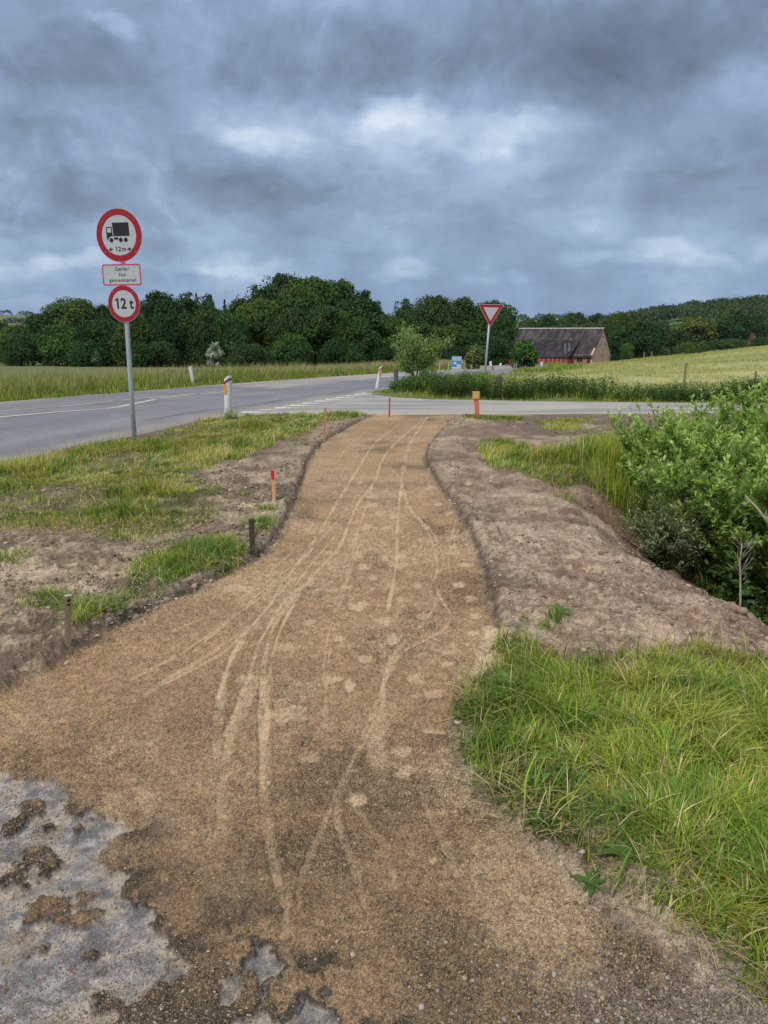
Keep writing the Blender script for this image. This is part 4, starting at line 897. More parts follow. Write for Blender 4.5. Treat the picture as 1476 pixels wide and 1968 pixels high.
# white flowering shrub and the lighter shrubs near the road
def shrub(name, px, d, toppy, wpx, basepy, label, col, tip, nl=6000, ls=.12, cat='shrub', group=None, shape='round', lobes=30, white=0, stem=True):
    p = AT(px, basepy, d); z = gz(p.x, d)-.05 if basepy is None else p.z; z = gz(p.x, d)-.05; H = ztop(d, toppy)-z; W = wpx*2/F*math.hypot(p.x, d)
    r = empty(name, (p.x, d, z), 0, label=label, category=cat, group=group); cm, Cn, R = crown_mesh('crown', H, W, nl, ls, col, lobes=lobes, z0=.04, shape=shape, tip=tip, tipf=.6)
    link('crown', cm, M_FOL, r); link('stem', trunk_mesh('stem', H, W, Cn, R, .02, 16), M_BARK, r); return r
shrub('flowering_shrub', 413, 74, 655, 14, 700, 'white blossoming shrub at the foot of the wood', (.38, .40, .33), (.62, .62, .55), 1500, .16, lobes=14)
shrub('flowering_shrub', 188, 76, 676, 8, 700, 'small shrub with a few pale blossoms low in the wood left of the sign pole', (.10, .13, .06), (.45, .45, .36), 900, .15, lobes=10)
shrub('flowering_shrub', 462, 75, 676, 13, 705, 'greyish shrub low at the wood edge right of the white blossoming one', (.085, .11, .075), (.16, .18, .13), 1500, .16, lobes=12)
shrub('willow_shrub', 915, 62, 664, 17, 712, 'pale willow shrub just left of the give way sign pole', (.13, .19, .06), (.28, .33, .12), 6000, .16, shape='low')
shrub('round_shrub', 1006, 66, 655, 23, 713, 'round dense green shrub in front of the left end of the barn', (.075, .15, .03), (.14, .21, .04), 9000, .17)
def small_tree():
    p = AT(801, 730, 32); z = gz(p.x, 32)-.05; H = ztop(32, 645)-z; W = 72/F*32.2; r = empty('slender_tree', (p.x, 32, z), 0, label='slender small tree with pale open foliage beside the main road', category='tree')
    mb = MB(); lc = []; rng = random.Random(4)
    def branch(p0, d, L, rad, lev):
        pts = [p0]; q = p0.copy(); dd = d.copy()
        for i in range(4):
            dd = (dd+Vector((rng.gauss(0, .16), rng.gauss(0, .16), rng.gauss(.05, .08)))).normalized(); q = q+dd*L/4; pts.append(q.copy())
            if lev >= 2 or (lev == 1 and i > 0): lc.append((q.copy(), dd.copy()))
        mb.tube(pts, [rad*(1-.17*i) for i in range(5)], 5)
        if lev < 3:
            for k in range([4, 6, 4][lev]):
                b = pts[1+k % 4] if lev else pts[1+k % 4]; a = rng.uniform(0, 6.28); s = rng.uniform(.4, 1.0)
                nd = (dd*.6+Vector((math.cos(a)*s, math.sin(a)*s, rng.uniform(-.1, .7)))).normalized(); branch(b, nd, L*rng.uniform(.45, .68), rad*.5, lev+1)
    for a in (0.3, 2.5, 4.4): branch(Vector((math.cos(a)*.05, math.sin(a)*.05, -.05)), Vector((math.cos(a)*.35, math.sin(a)*.35, 1)).normalized(), H*.62, .045, 0)
    mb.obj('trunk', M_BARK, r, smooth=True)
    A = np.array([list(a) for a, b in lc]); B = np.array([list(b) for a, b in lc]); sc_ = min(1, W/2/np.percentile(np.hypot(A[:, 0], A[:, 1]), 96)); 
    n = 6000; k = RN.integers(0, len(A), n); P = A[k]+RN.normal(0, .13, (n, 3)); k2 = P[:, 2] > .22*H; P = P[k2]; k = k[k2]; n = len(P); D = unit(B[k]+RN.normal(0, .6, (n, 3))); N = unit(np.array([0, 0, .7])+RN.normal(0, .6, (n, 3)))
    v, _, t, c = leaf_cards(P, D, N, .11*RN.uniform(.7, 1.4, n), .06*RN.uniform(.7, 1.2, n), np.array([[.24, .33, .11]])*RN.uniform(.6, 1.5, (n, 1)))
    link('crown', mesh_np('crown', v, None, t, c), M_LEAF, r)
small_tree()

# nettles and weeds along the far side of the side road
def weed_stand(name, xs, ys, zs, hs, leafL, leaves_per, col, tipc, mat=None, **props):
    n = len(xs); st = blades(xs, ys, zs, hs, np.full(n, .010), RN.uniform(.02, .3, n), np.tile(np.array([[.07, .11, .03]]), (n, 1)), 3)
    P, D, N, L, Cc = [], [], [], [], []
    t = RN.uniform(.15, 1.02, (n, leaves_per)); a = RN.uniform(0, 6.28, (n, leaves_per)); X = xs[:, None]+np.cos(a)*.015; Y = ys[:, None]+np.sin(a)*.015; Z = zs[:, None]+hs[:, None]*t
    P = np.stack([X+RN.normal(0, .02, X.shape), Y+RN.normal(0, .02, X.shape), Z], 2).reshape(-1, 3); D = unit(np.stack([np.cos(a), np.sin(a), RN.uniform(-.5, .5, a.shape)], 2).reshape(-1, 3)); N = unit(np.array([0, 0, 1.])+D*.2+RN.normal(0, .3, D.shape))
    m = len(P); f = (t.ravel()**2)[:, None]*.8; c = (np.array(col)*(1-f)+np.array(tipc)*f)*RN.uniform(.65, 1.35, (m, 1))*np.repeat(RN.uniform(.75, 1.25, n), leaves_per)[:, None]
    lf = leaf_cards(P, D, N, leafL*RN.uniform(.6, 1.3, m)*(1.25-.5*t.ravel()), leafL*.5*RN.uniform(.7, 1.2, m), c)
    v, q, tr, c = join([st, lf]); return link(name, mesh_np(name, v, q, tr, c), mat or M_LEAF, **props)
def dW(a, b):
    off = inside_sd(SIDE, a, b, 9); 
    return ((b > 17.3) & (road_d(a, b) > ROADHW+.6)).astype(float)*sst(.75, 1.05, off+.25*fbm(a, b, .9, 2, 480))*(1-sst(2.2, 2.9, off+.5*fbm(a, b, .5, 2, 481)))*(.6+.4*fbm(a, b, .8, 2, 482))
x, y = scatter(-1, 15, 17.6, 27, 30000, dW); n = len(x); hW = (.56+.10*fbm(x, y, .45, 3, 483)+.10*fbm(x, y, 2.0, 2, 484))*RN.uniform(.7, 1.12, n)*(1-.35*(x < 1.2))
weed_stand('roadside_weeds', x, y, hz_many(x, y)-.02, hW, .085, 12, (.05, .115, .022), (.11, .20, .045), kind='stuff', label='dark green nettles and weeds along the far edge of the side road', category='weeds')
x, y = scatter(2.2, 7.5, 3.6, 8.6, 1700, lambda a, b: (inside_sd(DITCH, a, b, 3) < -1.2)*(.4+.6*(a > 2.9))); n = len(x)
weed_stand('ditch_weeds', x, y, hz_many(x, y)-.02, RN.uniform(.2, .55, n), .10, 16, (.045, .10, .022), (.085, .17, .04), kind='stuff', label='leafy green weeds on the floor of the ditch below the willow bushes', category='weeds')

# the willow bushes standing in the ditch, close to the camera
def willow(cx, cy, H, W, nst, label, seed, dens=1.0, leafL=.052, col=(.28, .44, .095), tipc=(.56, .68, .22)):
    rng = np.random.default_rng(seed); z0 = hz(cx, cy); r = empty('willow_bush', (cx, cy, z0-.03), 0, label=label, category='bush', group='willow bushes in the ditch')
    mb = MB(); S = []; 
    for k in range(nst):
        a = rng.uniform(0, 6.28); sp = rng.uniform(.05, 1)**.6; L = H*rng.uniform(.65, 1.05)*(1-.18*sp); p = Vector((math.cos(a)*.22*sp*W, math.sin(a)*.22*sp*W, 0)); d = Vector((math.cos(a)*.42*sp*W/H*1.4, math.sin(a)*.42*sp*W/H*1.4, 1)).normalized(); pts = [p.copy()]
        for i in range(7):
            d = (d+Vector((rng.normal(0, .07)+math.cos(a)*.03, rng.normal(0, .07)+math.sin(a)*.03, .01))).normalized(); p = p+d*L/7; pts.append(p.copy())
            if i > 0:
                for j in range(int(4+i*.9)):
                    aa = rng.uniform(0, 6.28); t = rng.random(); b = pts[-2].lerp(pts[-1], t); up = rng.uniform(.2, 1.1); dd = Vector((math.cos(aa), math.sin(aa), up)).normalized(); LL = rng.uniform(.16, .42)*(1.25-.06*i); S.append((b, (dd*.8+d*.5).normalized(), LL))
        mb.tube(pts, [.012*(1-.11*i) for i in range(8)], 5, False); S.append((pts[-1], d, .3))
    for b, d, L in S: 
        mb.tube([b, b+d*L*.5+Vector((0, 0, .01)), b+d*L], [.0028, .002, .001], 3, False)
    mb.obj('stem', mat_basic('willow stem', (.11, .085, .05), .8, .3, 30, .3), r, smooth=True)
    ns = len(S); B = np.array([list(b) for b, d, L in S]); Dd = np.array([list(d) for b, d, L in S]); LL = np.array([L for b, d, L in S]); per = int(26*dens)
    t = rng.uniform(.1, 1.05, (ns, per)); P = (B[:, None, :]+Dd[:, None, :]*(LL[:, None]*t)[:, :, None]).reshape(-1, 3); n = len(P); a = rng.uniform(0, 6.28, n)
    E1 = unit(np.cross(Dd, rng.normal(0, 1, Dd.shape))); E2 = np.cross(Dd, E1); E1 = np.repeat(E1, per, 0); E2 = np.repeat(E2, per, 0); DD = np.repeat(Dd, per, 0)
    rad = E1*np.cos(a)[:, None]+E2*np.sin(a)[:, None]; D = unit(rad*.9+DD*.75+rng.normal(0, .18, (n, 3))); N = unit(DD*.7-rad*.25+np.array([0, 0, .9])+rng.normal(0, .25, (n, 3)))
    f = np.clip(t.ravel()-.35, 0, 1)[:, None]*np.clip(P[:, 2:3]/H, 0, 1); c = (np.array(col)*(1-f)+np.array(tipc)*f)*rng.uniform(.7, 1.3, (n, 1))*np.repeat(rng.uniform(.8, 1.2, ns), per)[:, None]
    v, _, tt, cc = leaf_cards(P, D, N, leafL*1.15*rng.uniform(.6, 1.35, n), leafL*.5*rng.uniform(.7, 1.2, n), c, .18); link('leaves', mesh_np('leaves', v, None, tt, cc), M_LEAF, r); return r
willow(4.6, 7.6, 2.3, 2.3, 84, 'biggest willow bush in the middle of the thicket in the ditch', 1)
willow(3.75, 7.9, 1.9, 1.5, 56, 'lower bright green willow bush at the left end of the thicket', 2)
willow(4.5, 6.0, 2.3, 2.2, 70, 'willow bush cut by the right edge of the view, nearest the camera', 3)
willow(3.7, 6.6, 1.9, 1.7, 62, 'willow bush in the front of the thicket above the dark ditch floor', 4, col=(.25, .40, .09))
willow(5.6, 8.6, 2.35, 2.4, 60, 'tall willow bush at the back right of the thicket', 5)
willow(2.8, 6.5, .72, .8, 13, 'small greyish drooping willow at the foot of the bare slope', 6, .8, .036, (.17, .23, .10), (.32, .38, .21))
def dead_stem(px, py0, py1, y, label):
    b = AT(px-12, py0, y); t = AT(px+3, py1, y); z = hz(b.x, y); r = MB(); rng = random.Random(3); b = Vector((b.x, y, z)); t = Vector((t.x, y+.05, t.z)); m = b.lerp(t, .55)
    r.tube([b, b.lerp(m, .5)+Vector((.008, 0, 0)), m, m.lerp(t, .5)+Vector((-.01, 0, 0)), t], [.009, .008, .007, .005, .003], 6)
    for k in range(26):
        q = m.lerp(t, rng.uniform(-.15, 1)); a = rng.uniform(0, 6.28); L = rng.uniform(.05, .16); d = Vector((math.cos(a)*.7, math.sin(a)*.7, rng.uniform(.4, 1.2))).normalized(); r.tube([q, q+d*L*.5, q+d*L+Vector((0, 0, .01))], [.0022, .0016, .0008], 4)
    r.obj('dead_sapling', mat_basic('dry wood', (.38, .33, .25), .85, .2, 40), None, smooth=True, label=label, category='sapling')
dead_stem(1430, 1200, 1048, 4.75, 'thin pale dead sapling with bare twigs in front of the willow thicket')
tb = MB(); p = AT(1432, 952, 4.6); q = AT(1480, 1010, 4.5); tb.tube([p, p.lerp(q, .5)+Vector((0, 0, .01)), q], [.004, .007, .010], 6); e = q.copy(); tb.tube([q, Vector((q.x+.1, 4.5, -.4)), Vector((q.x+.16, 4.5, -1.1))], [.010, .012, .014], 6)
tb.obj('dead_branch', MATS['dry wood'], None, smooth=True, label='bare pale branch leaning at the right edge in front of the willow leaves', category='branch')

# ------------------------------------------------------------ signs, posts, stakes
M_GALV = mat_basic('galvanised steel', (.50, .55, .58), .5, .16, 14, .1, metal=.35, grain=(1, 1, .25))
M_RED = mat_basic('sign red', (.36, .006, .020), .45, .05, 6); M_SIGNW = mat_basic('sign white', (.50, .53, .53), .5, .04, 6)
M_BLACK = mat_basic('sign black', (.012, .012, .014), .5, .05, 6); M_PINK = mat_basic('faded plate border', (.58, .05, .12), .5, .08, 6); M_BACK = mat_basic('sign back', (.33, .34, .35), .5, .08, 6)
M_PLAST = mat_basic('white plastic', (.74, .77, .78), .5, .07, 9); M_REFL = mat_basic('orange reflector', (.85, .33, .02), .35, .05, 20); M_DRED = mat_basic('dark red band', (.33, .02, .05), .5, .05, 20)
M_RIVET = mat_basic('rivet', (.55, .45, .42), .4, .05, 20, metal=.5)
def circ(r, n=72, cx=0, cz=0): return [(cx+r*math.cos(2*pi*k/n), cz+r*math.sin(2*pi*k/n)) for k in range(n)]
def rrect(w, h, r, n=6):
    o = []
    for (sx, sz, a0) in ((1, 1, 0), (-1, 1, 90), (-1, -1, 180), (1, -1, 270)):
        for k in range(n+1): a = math.radians(a0+90*k/n); o.append((sx*(w/2-r)+r*math.cos(a), sz*(h/2-r)+r*math.sin(a)))
    return o
def text(name, s, size, mat, parent, loc, align='CENTER', bold=0.0, sx=1.0, spacing=1.0):
    cu = bpy.data.curves.new(name, 'FONT'); cu.body = s; cu.size = size; cu.align_x = align; cu.align_y = 'CENTER'; cu.extrude = .0006; cu.offset = bold; cu.space_character = spacing
    t = bpy.data.objects.new('tmp', cu); COL.objects.link(t); bpy.context.view_layer.update()
    me = bpy.data.meshes.new_from_object(t.evaluated_get(bpy.context.evaluated_depsgraph_get())); bpy.data.objects.remove(t)
    if s[0] == '1':                      # the sign's numeral has a slanting flag
        n0 = len(me.vertices); xs = [v.co.x for v in me.vertices]; x0 = min(xs); yt = max(v.co.y for v in me.vertices if v.co.x < x0+size*.12); t_ = size*.085
        bm_ = __import__('bmesh').new(); bm_.from_mesh(me); q_ = [bm_.verts.new((a_, b_, .0007)) for a_, b_ in ((x0-size*.13, yt-size*.20), (x0-size*.13, yt-size*.20+t_*1.2), (x0+size*.02, yt), (x0+size*.02, yt-t_*1.5))]; bm_.faces.new(q_[::-1]); bm_.to_mesh(me); bm_.free()
    me.transform(Matrix.Rotation(pi/2, 4, 'X') @ Matrix.Diagonal((sx, 1, 1, 1))); me.materials.clear(); return link(name, me, mat, parent, loc)
# local frame of a sign: x to the right as read, -y towards the reader, z up
def facing(nx, ny): return math.atan2(ny, nx)+pi/2
bx, by = G(259, 853); bz = hz(bx, by)
top = AT(229, 412, by); lean = (top.x-AT(258, 853, by).x)/(top.z-bz)
sg = empty('traffic_sign', (bx, by, bz), 0, label='galvanised pole with a round truck sign, a text plate and a 12 t sign', category='road sign')
d_ = by
def Zc(py): return AT(258, py, d_).z-bz
def Xc(px, py): return AT(px, py, d_).x-bx
mb = MB(); zt = Zc(406); mb.tube([(0, 0, -.3), (Xc(251, 735), 0, Zc(735)), (Xc(243, 610), 0, Zc(610)), (Xc(237, 505), 0, Zc(505)), (Xc(232, 425), 0, Zc(425))], .031, 14)
mb.obj('pole', M_GALV, sg, smooth=True)
RZ = facing(-.02, -1.0)
def plate_root(px, py): return Vector((Xc(px, py), -.048, Zc(py)))
SGZ = -math.radians(13)
def sub(name, parent, mbx, mat, loc, rz=SGZ, smooth=False, **k):
    o = mbx.obj(name, mat, parent, smooth=smooth, **k); o.location = loc; o.rotation_euler = (0, 0, rz); return o
sc1 = 1/F*math.hypot(bx, by)*1.02
# big round sign: 74 cm
R1 = .338; c1 = plate_root(231, 453)
pl = sub('round_sign_plate', sg, MB().prism(circ(R1), 0, .004), M_SIGNW, c1)
MB().ring(circ(R1-.006), circ(R1*.745), -.0016, 0).obj('red_border', M_RED, pl)
tr = MB(); k_ = R1/.325         # truck drawn in units of the plate
def P2(u, v): return ((u-.0)*k_, v*k_)
# load box
tr.prism([P2(-.087, .152), P2(.145, .152), P2(.150, -.010), P2(-.075, -.010)], -.0022, -.0002)
# cab with its window opening: built from four bars
tr.prism([P2(-.172, .103), P2(-.095, .103), P2(-.093, .093), P2(-.168, .093)], -.0022, -.0002)
tr.prism([P2(-.172, .103), P2(-.164, .093), P2(-.166, .036), P2(-.177, .036)], -.0022, -.0002)
tr.prism([P2(-.106, .0935), P2(-.095, .1035), P2(-.090, .036), P2(-.104, .036)], -.0022, -.0002)
tr.prism([P2(-.177, .036), P2(-.090, .036), P2(-.088, -.012), P2(-.118, -.010), P2(-.136, -.020), P2(-.150, -.034), P2(-.157, -.052), P2(-.172, -.052)], -.0022, -.0002)
for u in (-.112, .022, .092): tr.prism(circ(.0275*k_, 24, u*k_, -.056*k_), -.0022, -.0002)
tr.prism([P2(-.072, -.024), P2(-.015, -.024), P2(-.015, -.052), P2(-.072, -.052)], -.0022, -.0002)
tr.obj('truck_symbol', M_BLACK, pl)
for sgn, nm in ((-1, 'arrow'), (1, 'arrow')):
    a = MB(); u0 = .105*sgn*k_; vz = -.168*k_
    pts = [(u0+sgn*.055*k_, vz), (u0+sgn*.018*k_, vz+.028*k_), (u0+sgn*.026*k_, vz+.009*k_), (u0, vz+.009*k_), (u0, vz-.009*k_), (u0+sgn*.026*k_, vz-.009*k_), (u0+sgn*.018*k_, vz-.028*k_)]
    a.prism(pts if sgn < 0 else pts[::-1], -.0022, -.0002).obj(nm, M_BLACK, pl)
text('length_text', '12', .080*k_, M_BLACK, pl, (-.026*k_, -.0016, -.168*k_), bold=.0012, spacing=1.05); text('length_text', 'm', .080*k_, M_BLACK, pl, (.056*k_, -.0016, -.168*k_), bold=.0012)
def rivets(parent, pts):
    for (u, v) in pts: MB().prism(circ(.0065, 10, u, v), -.004, -.0008).obj('rivet', M_RIVET, parent)
rivets(pl, [(-R1*.69, R1*.53), (R1*.69, R1*.53), (-R1*.64, -R1*.62), (R1*.69, -R1*.62)])
# text plate
c2 = plate_root(236, 528.5); w2, h2 = .575, .275
pl = sub('text_plate', sg, MB().prism(rrect(w2, h2, .03), 0, .004), M_SIGNW, c2)
MB().ring(rrect(w2-.004, h2-.004, .029), rrect(w2-.036, h2-.036, .016), -.0016, 0).obj('plate_border', M_PINK, pl)
for s, v in (('Gælder', .072), ('kun', .002), ('gennemkørsel', -.070)): text('plate_text', s, .066, M_BLACK, pl, (.012, -.0012, v), bold=.0004, spacing=1.16, sx=.92)
rivets(pl, [(-w2*.36, h2*.44), (w2*.36, h2*.44), (-w2*.36, -h2*.44), (w2*.36, -h2*.44)])
# 12t sign
R3 = .240; c3 = plate_root(240.5, 584)
pl = sub('weight_sign_plate', sg, MB().prism(circ(R3), 0, .004), M_SIGNW, c3)
MB().ring(circ(R3-.004), circ(R3*.735), -.0016, 0).obj('red_border', M_RED, pl)
text('weight_text', '12 t', .190, M_BLACK, pl, (.004, -.0016, -.004), bold=.0042, spacing=.98, sx=.92)
rivets(pl, [(-R3*.60, R3*.66), (R3*.60, R3*.66), (-R3*.60, -R3*.66), (R3*.60, -R3*.66)])
for c, zz in ((c1, 0), (c2, 0), (c3, 0)):
    MB().box((c.x, -.016, c.z), (.085, .034, .03)).obj('clamp', M_GALV, sg)

# give way sign
gx_, gy_ = 3.1, 22.9; p0 = AT(930, 745, gy_); gx_ = p0.x; g0 = gz(gx_, gy_)
gw = empty('give_way_sign', (gx_, gy_, g0), 0, label='give way triangle on a leaning grey pole standing in the weeds across the side road', category='road sign')
pt = AT(943, 586, gy_); off = Vector((pt.x-gx_, 0, pt.z-g0))
MB().tube([(-.03, 0, -.3), (off.x*.5-.005, 0, off.z*.5), (off.x, 0, off.z)], .031, 12).obj('pole', M_GALV, gw, smooth=True)
def tri(s, r=.035):
    h = s*.866; c = [(-s/2, h/3), (s/2, h/3), (0, -2*h/3)]; o = []
    for k in range(3):
        P_ = Vector(c[k]); A_ = (Vector(c[k-1])-P_).normalized(); B_ = (Vector(c[(k+1) % 3])-P_).normalized(); 
        for t in (0, .25, .5, .75, 1): a = P_+A_*r; b = P_+B_*r; o.append(tuple((a*(1-t)**2+P_*2*t*(1-t)+b*t*t)))
    return o
cz = AT(943, 599.5, gy_); s_ = .76
pl = sub('triangle_plate', gw, MB().prism(tri(s_), 0, .004), M_SIGNW, (cz.x-gx_, -.045, cz.z-g0), rz=-math.radians(4)); pl.rotation_euler[1] = math.radians(1.5)
MB().ring(tri(s_-.035, .03), tri(s_*.60, .012), -.0016, 0).obj('red_border', M_RED, pl); MB().box((0, .022, .08), (.07, .04, .03)).obj('clamp', M_GALV, pl)

# white guide posts with a slanted head
def guide_post(px, basepy, toppy, y, lean_px, label, refl=True, band=True, rz=.5, scale=1.0, group='white guide posts along the main road'):
    p = AT(px, basepy, y); x = p.x; z = gz(x, y) if y > 14 else hz(x, y); H = ztop(y, toppy)-z; r = empty('guide_post', (x, y, z), rz, label=label, category='guide post', group=group)
    lx = lean_px/F*y; w, dd = .060*scale, .052*scale; sec = [(-w, -dd*.35), (-w*.55, -dd), (w*.55, -dd), (w, -dd*.35), (w, dd), (-w, dd)]; n = 6
    def lv(zz, slant=0): return [(a+lx*math.cos(rz)*zz/H, b-lx*math.sin(rz)*zz/H, zz+slant*a/w) for a, b in sec]
    m = MB(); vs = []; levels = [lv(-.25), lv(H*.5), lv(H-.055, .045), lv(H-.035, .045), lv(H-.015, .035)]; levels[-1] = [(a*.93+0*b, b*.9, c) for a, b, c in levels[-1]]
    for L in levels: vs += L
    fs = [tuple(range(n))[::-1]]+[(i*n+k, i*n+(k+1) % n, (i+1)*n+(k+1) % n, (i+1)*n+k) for i in range(4) for k in range(n)]+[tuple(4*n+k for k in range(n))]
    m.add(vs, fs).obj('body', M_PLAST, r)
    if band:
        o = 1.035; m = MB(); a_ = [((a*o+lx*math.cos(rz)), b*o, H-.105+.045*a/w) for a, b in sec]; b_ = [((a*o+lx*math.cos(rz)), b*o, H-.070+.045*a/w) for a, b in sec]
        m.add(a_+b_, [(k, (k+1) % n, n+(k+1) % n, n+k) for k in range(n)]+[tuple(range(n))[::-1], tuple(range(n, 2*n))]).obj('red_band', M_DRED, r)
    if refl:
        q = MB(); X0 = lx*math.cos(rz)*.88; q.prism(rrect(.058*scale, .17, .008), -dd-.006, -dd+.004); ob = q.obj('reflector', M_REFL, r); ob.location = (X0-.012, 0, H-.215)
    return r
guide_post(437.5, 806, 724, 13.45, 3.5, 'nearest white guide post with an orange reflector at the near edge of the main road', rz=-.45)
guide_post(372, 741, 704, 29.3, -5, 'white guide post leaning left in the tall grass across the main road', refl=False, rz=-.3, scale=1.0)
guide_post(724, 742, 704, 26.5, 8, 'white guide post with an orange reflector leaning right at the junction corner', rz=-.2)
for (px, b, t, y, ln, lab) in [(783, 709, 696, 68, -1, 'far white guide post just left of the slender tree trunk'), (837, 708, 695, 73, -1.5, 'far white guide post between the slender tree and the blue board'), (888, 706, 695.5, 77, -1, 'far white guide post right beside the blue board'),
                               (943, 705, 694.5, 78, -.5, 'far white guide post just right of the give way pole'), (961.5, 706, 698, 80, .5, 'far white guide post between the give way pole and the round shrub'), (1041, 702, 695, 84, 0, 'far white guide post in front of the red barn wall')]:
    p = AT(px, b, y); rr = guide_post(px, b, t, y, ln, lab, refl=False, band=False, rz=.2, scale=1.9); 

# orange marker post
ox, oy = G(916, 806); oz = hz(ox, oy); mz = lambda py: ztop(oy, py)-oz; mx = lambda px, py: AT(px, py, oy).x-ox
om = empty('marker_post', (ox, oy, oz), 0, label='orange red marker post with a yellow label at the end of the gravel path', category='marker post')
M_OR = mat_basic('weathered orange', (.72, .19, .10), .6, .14, 9); M_OR2 = mat_basic('faded orange', (.66, .30, .20), .6, .1, 9); M_YL = mat_basic('yellow label', (.80, .55, .07), .5, .08, 30); M_BRN = mat_basic('label print', (.42, .24, .03), .6, .1, 30)
m = MB(); vs = []; lev = [(-.2, 5.0, 919.5, 806, .9), (0, 5.2, 919, 806, .9), (mz(795), 8.5, 917, 795, .7), (mz(780), 9.0, 916.3, 780, .55), (mz(771), 9.6, 915.5, 771, .45), (mz(767.2), 11.4, 914.8, 767, .4), (mz(766.6), 12.6, 914.8, 766.6, .4), (mz(752.6), 13.4, 914.6, 752.6, .4)]
n = 16
for (zz, wpx, pxc, pyc, fl) in lev:
    w = wpx/F*oy*.5; c = mx(pxc, pyc)
    for k in range(n):
        a = 2*pi*k/n; e = .45; vs.append((c+math.copysign(abs(math.cos(a))**e, math.cos(a))*w, math.copysign(abs(math.sin(a))**e, math.sin(a))*w*fl, zz))
m.add(vs, [(i*n+k, i*n+(k+1) % n, (i+1)*n+(k+1) % n, (i+1)*n+k) for i in range(len(lev)-1) for k in range(n)]+[tuple((len(lev)-1)*n+k for k in range(n))]).obj('body', M_OR, om)
hx_ = mx(914.7, 759.5); hzc = mz(759.5); w = 6.4/F*oy
hb = MB(); hb.prism(rrect(w*2.04, .135, .008), -w*.4-.012, w*.4+.012); ho = hb.obj('head', M_OR2, om); ho.location = (hx_, 0, hzc)
lb = MB().prism(rrect(.078, .082, .004), -w*.4-.0145, -w*.4-.0122).obj('label', M_YL, ho); lb.location = (.002, 0, .008)
g_ = MB(); y0 = -w*.4-.0158; y1 = -w*.4-.0146
g_.prism([(-.026, .024), (.026, .024), (.026, .016), (-.026, .016)], y0, y1); g_.prism([(-.004, .0155), (.004, .0155), (.004, -.026), (-.004, -.026)], y0, y1); g_.prism([(-.018, .006), (-.0045, .006), (-.0045, .001), (-.018, .001)], y0, y1); g_.prism([(.0045, .006), (.016, .006), (.016, .001), (.0045, .001)], y0, y1); g_.obj('print', M_BRN, lb)

# wooden stakes
M_NEWW = mat_basic('fresh wood', (.66, .43, .20), .7, .12, 22, .2, grain=(1, 1, .12)); M_ORW = mat_basic('orange brown wood', (.55, .26, .12), .7, .15, 22, .2, grain=(1, 1, .12)); M_OLDW = mat_basic('weathered wood', (.27, .20, .135), .85, .35, 18, .5, grain=(1, 1, .10))
M_NEON = mat_basic('red spray paint', (.80, .015, .04), .45, .06, 20); M_PKW = mat_basic('pinkish painted wood', (.50, .12, .09), .7, .2, 20)
def stake(name, px, basepy, toppx, toppy, wpx, label, mat, kind, rz=.25, dark=False):
    x, y = G(px, basepy); z = hz(x, y); t = AT(toppx, toppy, y); w = wpx/F*y*.5; r = empty(name, (x, y, z), 0, label=label, category='stake')
    H = t.z-z; lx = t.x-AT(px, basepy, y).x; c, s = math.cos(rz), math.sin(rz)
    def ring(zz, k=1.0, dz=0): return [(lx*zz/H+(a*c-b*s)*k, (a*s+b*c)*k, zz) for a, b in ((-w, -w*.75), (w, -w*.75), (w, w*.75), (-w, w*.75))]
    L = [-.12, 0, H*.25, H*.5, H*.75, H-.004, H]; vs = []
    for i, zz in enumerate(L): vs += ring(zz, .9 if i == len(L)-1 else 1.0+random.uniform(-.03, .03))
    MB().add(vs, [(i*4+k, i*4+(k+1) % 4, (i+1)*4+(k+1) % 4, (i+1)*4+k) for i in range(len(L)-1) for k in range(4)]+[tuple((len(L)-1)*4+k for k in range(4))]).obj('shaft', mat, r)
    if kind == 'red':
        zz = H*.74; o = 1.06; vs = ring(zz-.02, o)[:2]; m = MB(); a = ring(zz, o); b = ring(H+.0015, o); fr = ring(zz-.028, o)
        v = [a[0], a[1], b[1], b[0], a[2], a[3], b[2], b[3], tuple((Vector(fr[0])+Vector(fr[1]))/2)]
        m.add(v, [(0, 1, 2, 3), (1, 4, 6, 2), (4, 5, 7, 6), (5, 0, 3, 7), (3, 2, 6, 7), (0, 8, 1)]); m.obj('painted_tip', M_NEON, r)
    if kind == 'cap':
        m = MB(); v = ring(H+.001, 1.12)+[(a, b, c_+.006) for a, b, c_ in ring(H+.001, 1.10)]; m.add(v, [(3, 2, 1, 0), (4, 5, 6, 7), (0, 1, 5, 4), (1, 2, 6, 5), (2, 3, 7, 6), (3, 0, 4, 7)]); m.obj('metal_cap', mat_basic('pale metal', (.50, .53, .52), .4, .1, 20, metal=.3), r)
    if kind == 'cap' or kind == 'nail':
        for zz, hh in ((H*.90, .014), (H*.82, .010)) if kind == 'cap' else ((H*.9, .010),):
            m = MB(); a = ring(zz, 1.03); b = ring(zz+hh, 1.03); u = lambda p_, q_, t_: tuple(Vector(p_).lerp(Vector(q_), t_)); m.add([u(a[0], a[1], .25), u(a[0], a[1], .8), u(b[0], b[1], .85), u(b[0], b[1], .3)], [(0, 1, 2, 3)]); m.obj('black_mark', M_BLACK, r)
    return r
stake('wooden_stake', 132.5, 1256, 131, 1146, 12, 'dark wooden stake with a pale metal cap, nearest on the left of the path', M_OLDW, 'cap', .5)
stake('wooden_stake', 486, 1074, 483, 997, 9.5, 'short dark weathered stake by the left edge of the path', mat_basic('dark wet wood', (.085, .06, .042), .85, .3, 18, .4, grain=(1, 1, .1)), 'nail', .4)
stake('wooden_stake', 527, 968, 523.5, 904, 6.5, 'fresh light wooden stake with a bright red painted tip', M_NEWW, 'red', .1)
stake('wooden_stake', 623, 848, 625.5, 783, 4.2, 'thin orange brown stake on the bare soil by the far bend of the path', M_ORW, 'plain', .2)
